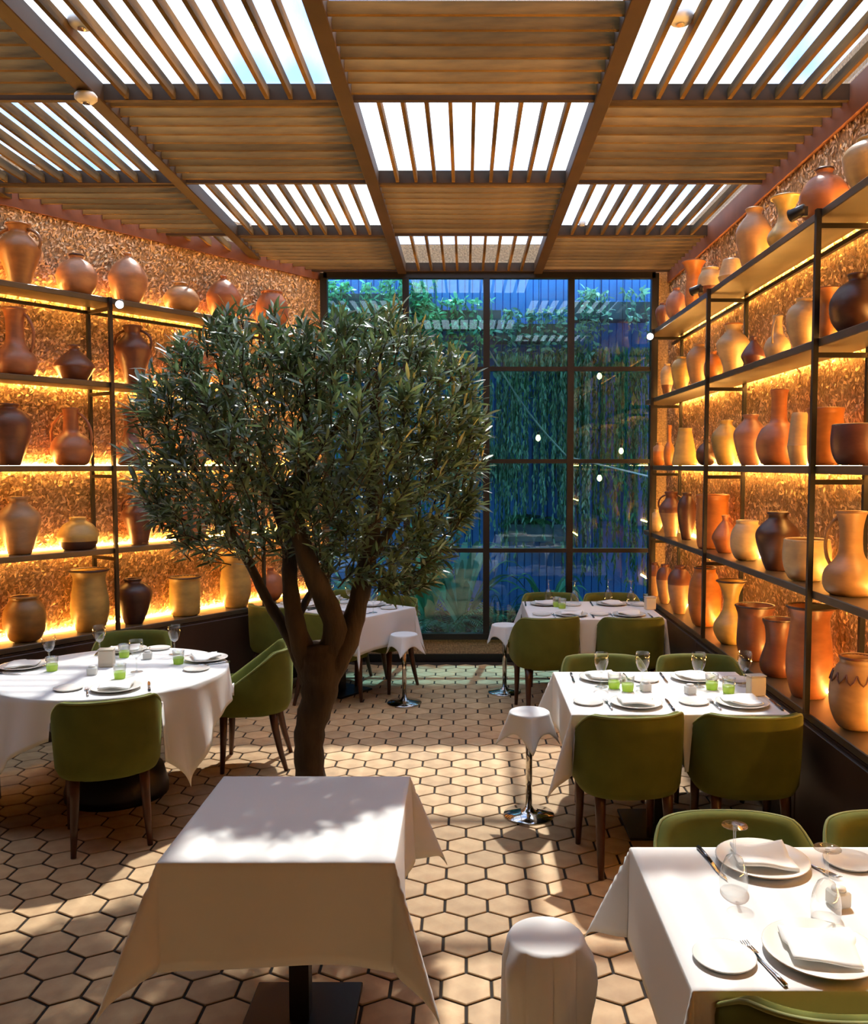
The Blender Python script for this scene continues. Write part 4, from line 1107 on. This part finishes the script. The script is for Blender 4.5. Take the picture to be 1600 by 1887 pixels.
def trailing(px, py, dist, n, length, spread, mat, label, up=.25, leaf=.10, wid=2.2):
    g = onY(px, py, dist); items = []; st = MB()
    for k in range(n):
        x0 = grg.uniform(-spread, spread); y0 = grg.uniform(-.12, .05); L = length * grg.uniform(.45, 1.1); pts = []
        for i in range(9):
            t = i / 8; pts.append(Vector((x0 * (1 + .25 * t), y0 - .22 * math.sin(min(1, t * 2) * 1.57), up * math.sin(min(1, t * 3) * math.pi) * .5 - L * max(0, t - .12))) + Vector((grg.uniform(-.02, .02),) * 3))
        st.tube(pts, .004, 4)
        for i in range(int(L / .035)):
            t = grg.random(); j = min(7, int(t * 8)); p = pts[j].lerp(pts[j + 1], t * 8 - j)
            items.append((p, Vector((grg.uniform(-1, 1), grg.uniform(-1, .3), grg.uniform(-.9, .5))), leaf * grg.uniform(.6, 1.2), grg.uniform(-1, 1)))
    return plant('trailing_plant', (g.x, g.y, g.z), items, st, mat, label, 'plant', wid)
def strands(px, py, dist, n, length, spread, mat, label):
    g = onY(px, py, dist); items = []; st = MB()
    for k in range(n):
        x0, y0 = grg.uniform(-spread, spread), grg.uniform(-.1, .1); L = length * grg.uniform(.5, 1.05); sw = grg.uniform(-.05, .05)
        pts = [Vector((x0 + sw * i / 6, y0, -L * i / 6)) for i in range(7)]; st.tube(pts, .004, 4)
        for i in range(int(L / .03)):
            p = pts[0].lerp(pts[-1], grg.random()); items.append((p, Vector((grg.uniform(-.5, .5), grg.uniform(-.5, .2), -1)), grg.uniform(.05, .10), grg.uniform(-1, 1)))
    return plant('hanging_vine', (g.x, g.y, g.z), items, st, mat, label, 'vine', 1.3)
def fern(px, py, dist, n, L, mat, label, leaf=.11, droop=1.0):
    g = onY(px, py, dist); items = []; st = MB()
    for k in range(n):
        a = grg.uniform(0, 6.28); ln = L * grg.uniform(.6, 1.1); pts = []
        for i in range(8):
            t = i / 7; pts.append(Vector((math.cos(a) * ln * t * .8, math.sin(a) * ln * t * .8, ln * (.95 * t - droop * .95 * t * t))))
        st.tube(pts, .005, 4)
        for i in range(26):
            t = .12 + .88 * i / 25; j = min(6, int(t * 7)); p = pts[j].lerp(pts[j + 1], t * 7 - j); tan = (pts[j + 1] - pts[j]).normalized()
            s = tan.cross(Vector((0, 0, 1))); s = s.normalized() if s.length > .01 else Vector((1, 0, 0))
            for sg in (-1, 1): items.append((p, s * sg + tan * .5 - Vector((0, 0, .2)), leaf * (1.1 - .7 * t), 0))
    if py > 1030: g.z = .06
    return plant('fern', (g.x, g.y, g.z), items, st, mat, label, 'fern', 1.1)
def strap(px, py, dist, n, L, mat, label, wid=1.0):
    g = onY(px, py, dist); V = []; Fs = []
    for k in range(n):
        a = grg.uniform(0, 6.28); ln = L * grg.uniform(.6, 1.15); w = .035 * wid * grg.uniform(.7, 1.2); lean = grg.uniform(.25, .8)
        s = np.array([-math.sin(a), math.cos(a), 0]); o = len(V)
        for i in range(9):
            t = i / 8; c = np.array([math.cos(a) * ln * t * lean, math.sin(a) * ln * t * lean, ln * (t * 1.25 - .75 * t ** 2.4 * (0.5 + lean))])
            ww = w * (.5 + 1.2 * t) * (1 - t ** 3) + .002
            V += [c - s * ww, c + np.array([0, 0, -.01]), c + s * ww]
        for i in range(8):
            b = o + i * 3; Fs += [(b, b + 1, b + 4, b + 3), (b + 1, b + 2, b + 5, b + 4)]
    if py > 1030: g.z = .06
    root = empty('strap_leaf_plant', (g.x, g.y, g.z), label=label, cat='plant')
    put('foliage', np_mesh('foliage', np.array(V), Fs, mat, True), root, kind='stuff')
    MB().lathe([(.07, -.02), (.05, .05), (.02, .09)], 10).build('crown', M['gleaf2'], root)
def planter(px, py, w, label, fr=-.14):
    g = onY(px, py, GY - .16); root = empty('wall_planter', (g.x, GY - .16, g.z), label=label, cat='planter')
    t = MB(); t.box(-w, w, fr, .155, -.22, -.20); t.box(-w, w, fr, fr + .02, -.2, 0); t.box(-w, w, .135, .155, -.2, 0); t.box(-w, -w + .02, fr + .02, .135, -.2, 0); t.box(w - .02, w, fr + .02, .135, -.2, 0)
    t.build('trough', M['planter'], root); MB().box(-w + .021, w - .021, fr + .021, .134, -.199, -.03).build('soil', M['soil'], root)
for px, py, w, lab in ((985, 962, .4, 'grey trough low on the garden wall holding a green fern'), (912, 850, .3, 'small grey trough on the garden wall holding a pale spiky plant')): planter(px, py, w, lab, -.46 if px == 985 else -.2)
for px, py, w, nm in ((690, 545, .75, 'between the first two panes'), (845, 575, .55, 'behind the second pane'), (985, 600, .5, 'behind the third pane'), (1125, 560, .5, 'behind the fourth pane')):
    planter(px, py, w, 'grey trough on the blue garden wall %s of the top row' % nm)
trailing(690, 540, GY - .2, 34, 1.3, .65, M['gleaf'], 'bright teal trailing plant spilling from the trough above the tree crown')
trailing(640, 600, GY - .2, 20, 1.5, .4, M['gleaf'], 'teal trailing plant hanging behind the tree crown')
trailing(845, 570, GY - .2, 26, 1.2, .45, M['gleaf'], 'teal trailing plant in the trough beside the long cable')
trailing(760, 510, GY - .3, 20, 1.6, .3, M['gleaf'], 'tall climbing teal plant beside the first mullion')
trailing(985, 590, GY - .2, 24, 1.5, .45, M['gleaf3'], 'grey-green trailing plant in the trough behind the third pane')
trailing(1125, 555, GY - .2, 16, 1.0, .4, M['gleaf3'], 'sparse grey-green trailing plant in the trough behind the fourth pane')
strands(1000, 650, GY - .6, 80, 2.6, .6, M['gleaf3'], 'curtain of grey-green hanging strands behind the white cable')
strands(1120, 640, GY - .5, 90, 3.0, .62, M['gleaf2'], 'dark curtain of hanging strands behind the fourth pane')
strands(860, 700, GY - .7, 40, 2.2, .5, M['gleaf3'], 'curtain of hanging strands just beyond the tree crown')
strands(700, 640, GY - .5, 36, 2.6, .7, M['gleaf2'], 'dark hanging strands hidden behind the tree crown')
fern(985, 968, GY - .46, 22, .52, M['gleaf2'], 'green fern with arching fronds high behind the third pane')
fern(930, 1080, GY - 1.3, 22, 1.3, M['gleaf'], 'teal fern near the ground beside the second mullion')
fern(1120, 1040, GY - 1.5, 20, 1.3, M['gleaf2'], 'dark green fern behind the window table')
fern(700, 1080, GY - 1.2, 24, 1.4, M['gleaf2'], 'dark green fern behind the table behind the tree')
fern(820, 1130, GY - 1.6, 18, .8, M['gleaf3'], 'small grey-green fern at the gravel')
strap(850, 1130, GY - 1.5, 26, 1.5, M['gleaf3'], 'tall strap-leaved plant leaning over the gravel', 1.4)
strap(790, 1120, GY - 1.2, 24, 1.7, M['gleaf'], 'tall teal strap-leaved plant beside the tree crown', 1.5)
strap(660, 1110, GY - 1.4, 22, 1.3, M['gleaf3'], 'grey-green strap-leaved plant seen between the tree stems', 1.3)
strap(1010, 1130, GY - 1.2, 24, 1.0, M['gleaf'], 'low teal strap-leaved plant behind the window table', 1.2)
strap(912, 850, GY - .28, 16, .36, M['gleaf3'], 'pale spiky plant perched by the second mullion', .8)
# cable, and bulbs standing in for room lamps reflected in the window
a, b = onY(898, 640, 9.5), onY(1046, 842, 9.5); b0 = onY(890, 470, 9.5); b0.z = 2 + .226 * 9.5 - .022; e0 = Vector((3.2, 9.5, 1.6))
pts = [b0] + [a.lerp(b, t) + Vector((0, 0, -.09 * math.sin(math.pi * t))) for t in [k / 12 for k in range(13)]] + [e0]
MB().tube(pts, .010, 6).build('cable', M['rope'], label='white cable sagging across the garden', cat='cable')
for i, (px, py, lab) in enumerate(((992, 806, 'below the white cable'), (1105, 692, 'highest behind the fourth pane'), (1145, 830, 'beside the long rack'), (1105, 880, 'lowest behind the fourth pane'))):
    yy = 10.1 + .12 * (i % 3); g = onY(px, py, yy); root = empty('reflection_bulb', g, label='small warm glowing bulb standing in for a lamp reflection, ' + lab, cat='light bulb')
    MB().lathe([(.006, -.045), (.024, -.03), (.030, -.008), (.022, .018), (.012, .03)], 16).build('bulb', M['bulb'], root)
    MB().lathe([(.012, .03), (.014, .04), (.014, .065), (.006, .07)], 12).build('socket', M['black'], root)
    MB().tube([(0, 0, .07), (0, 0, 2 + .226 * yy - .021 - g.z)], .003, 5).build('wire', M['black'], root)
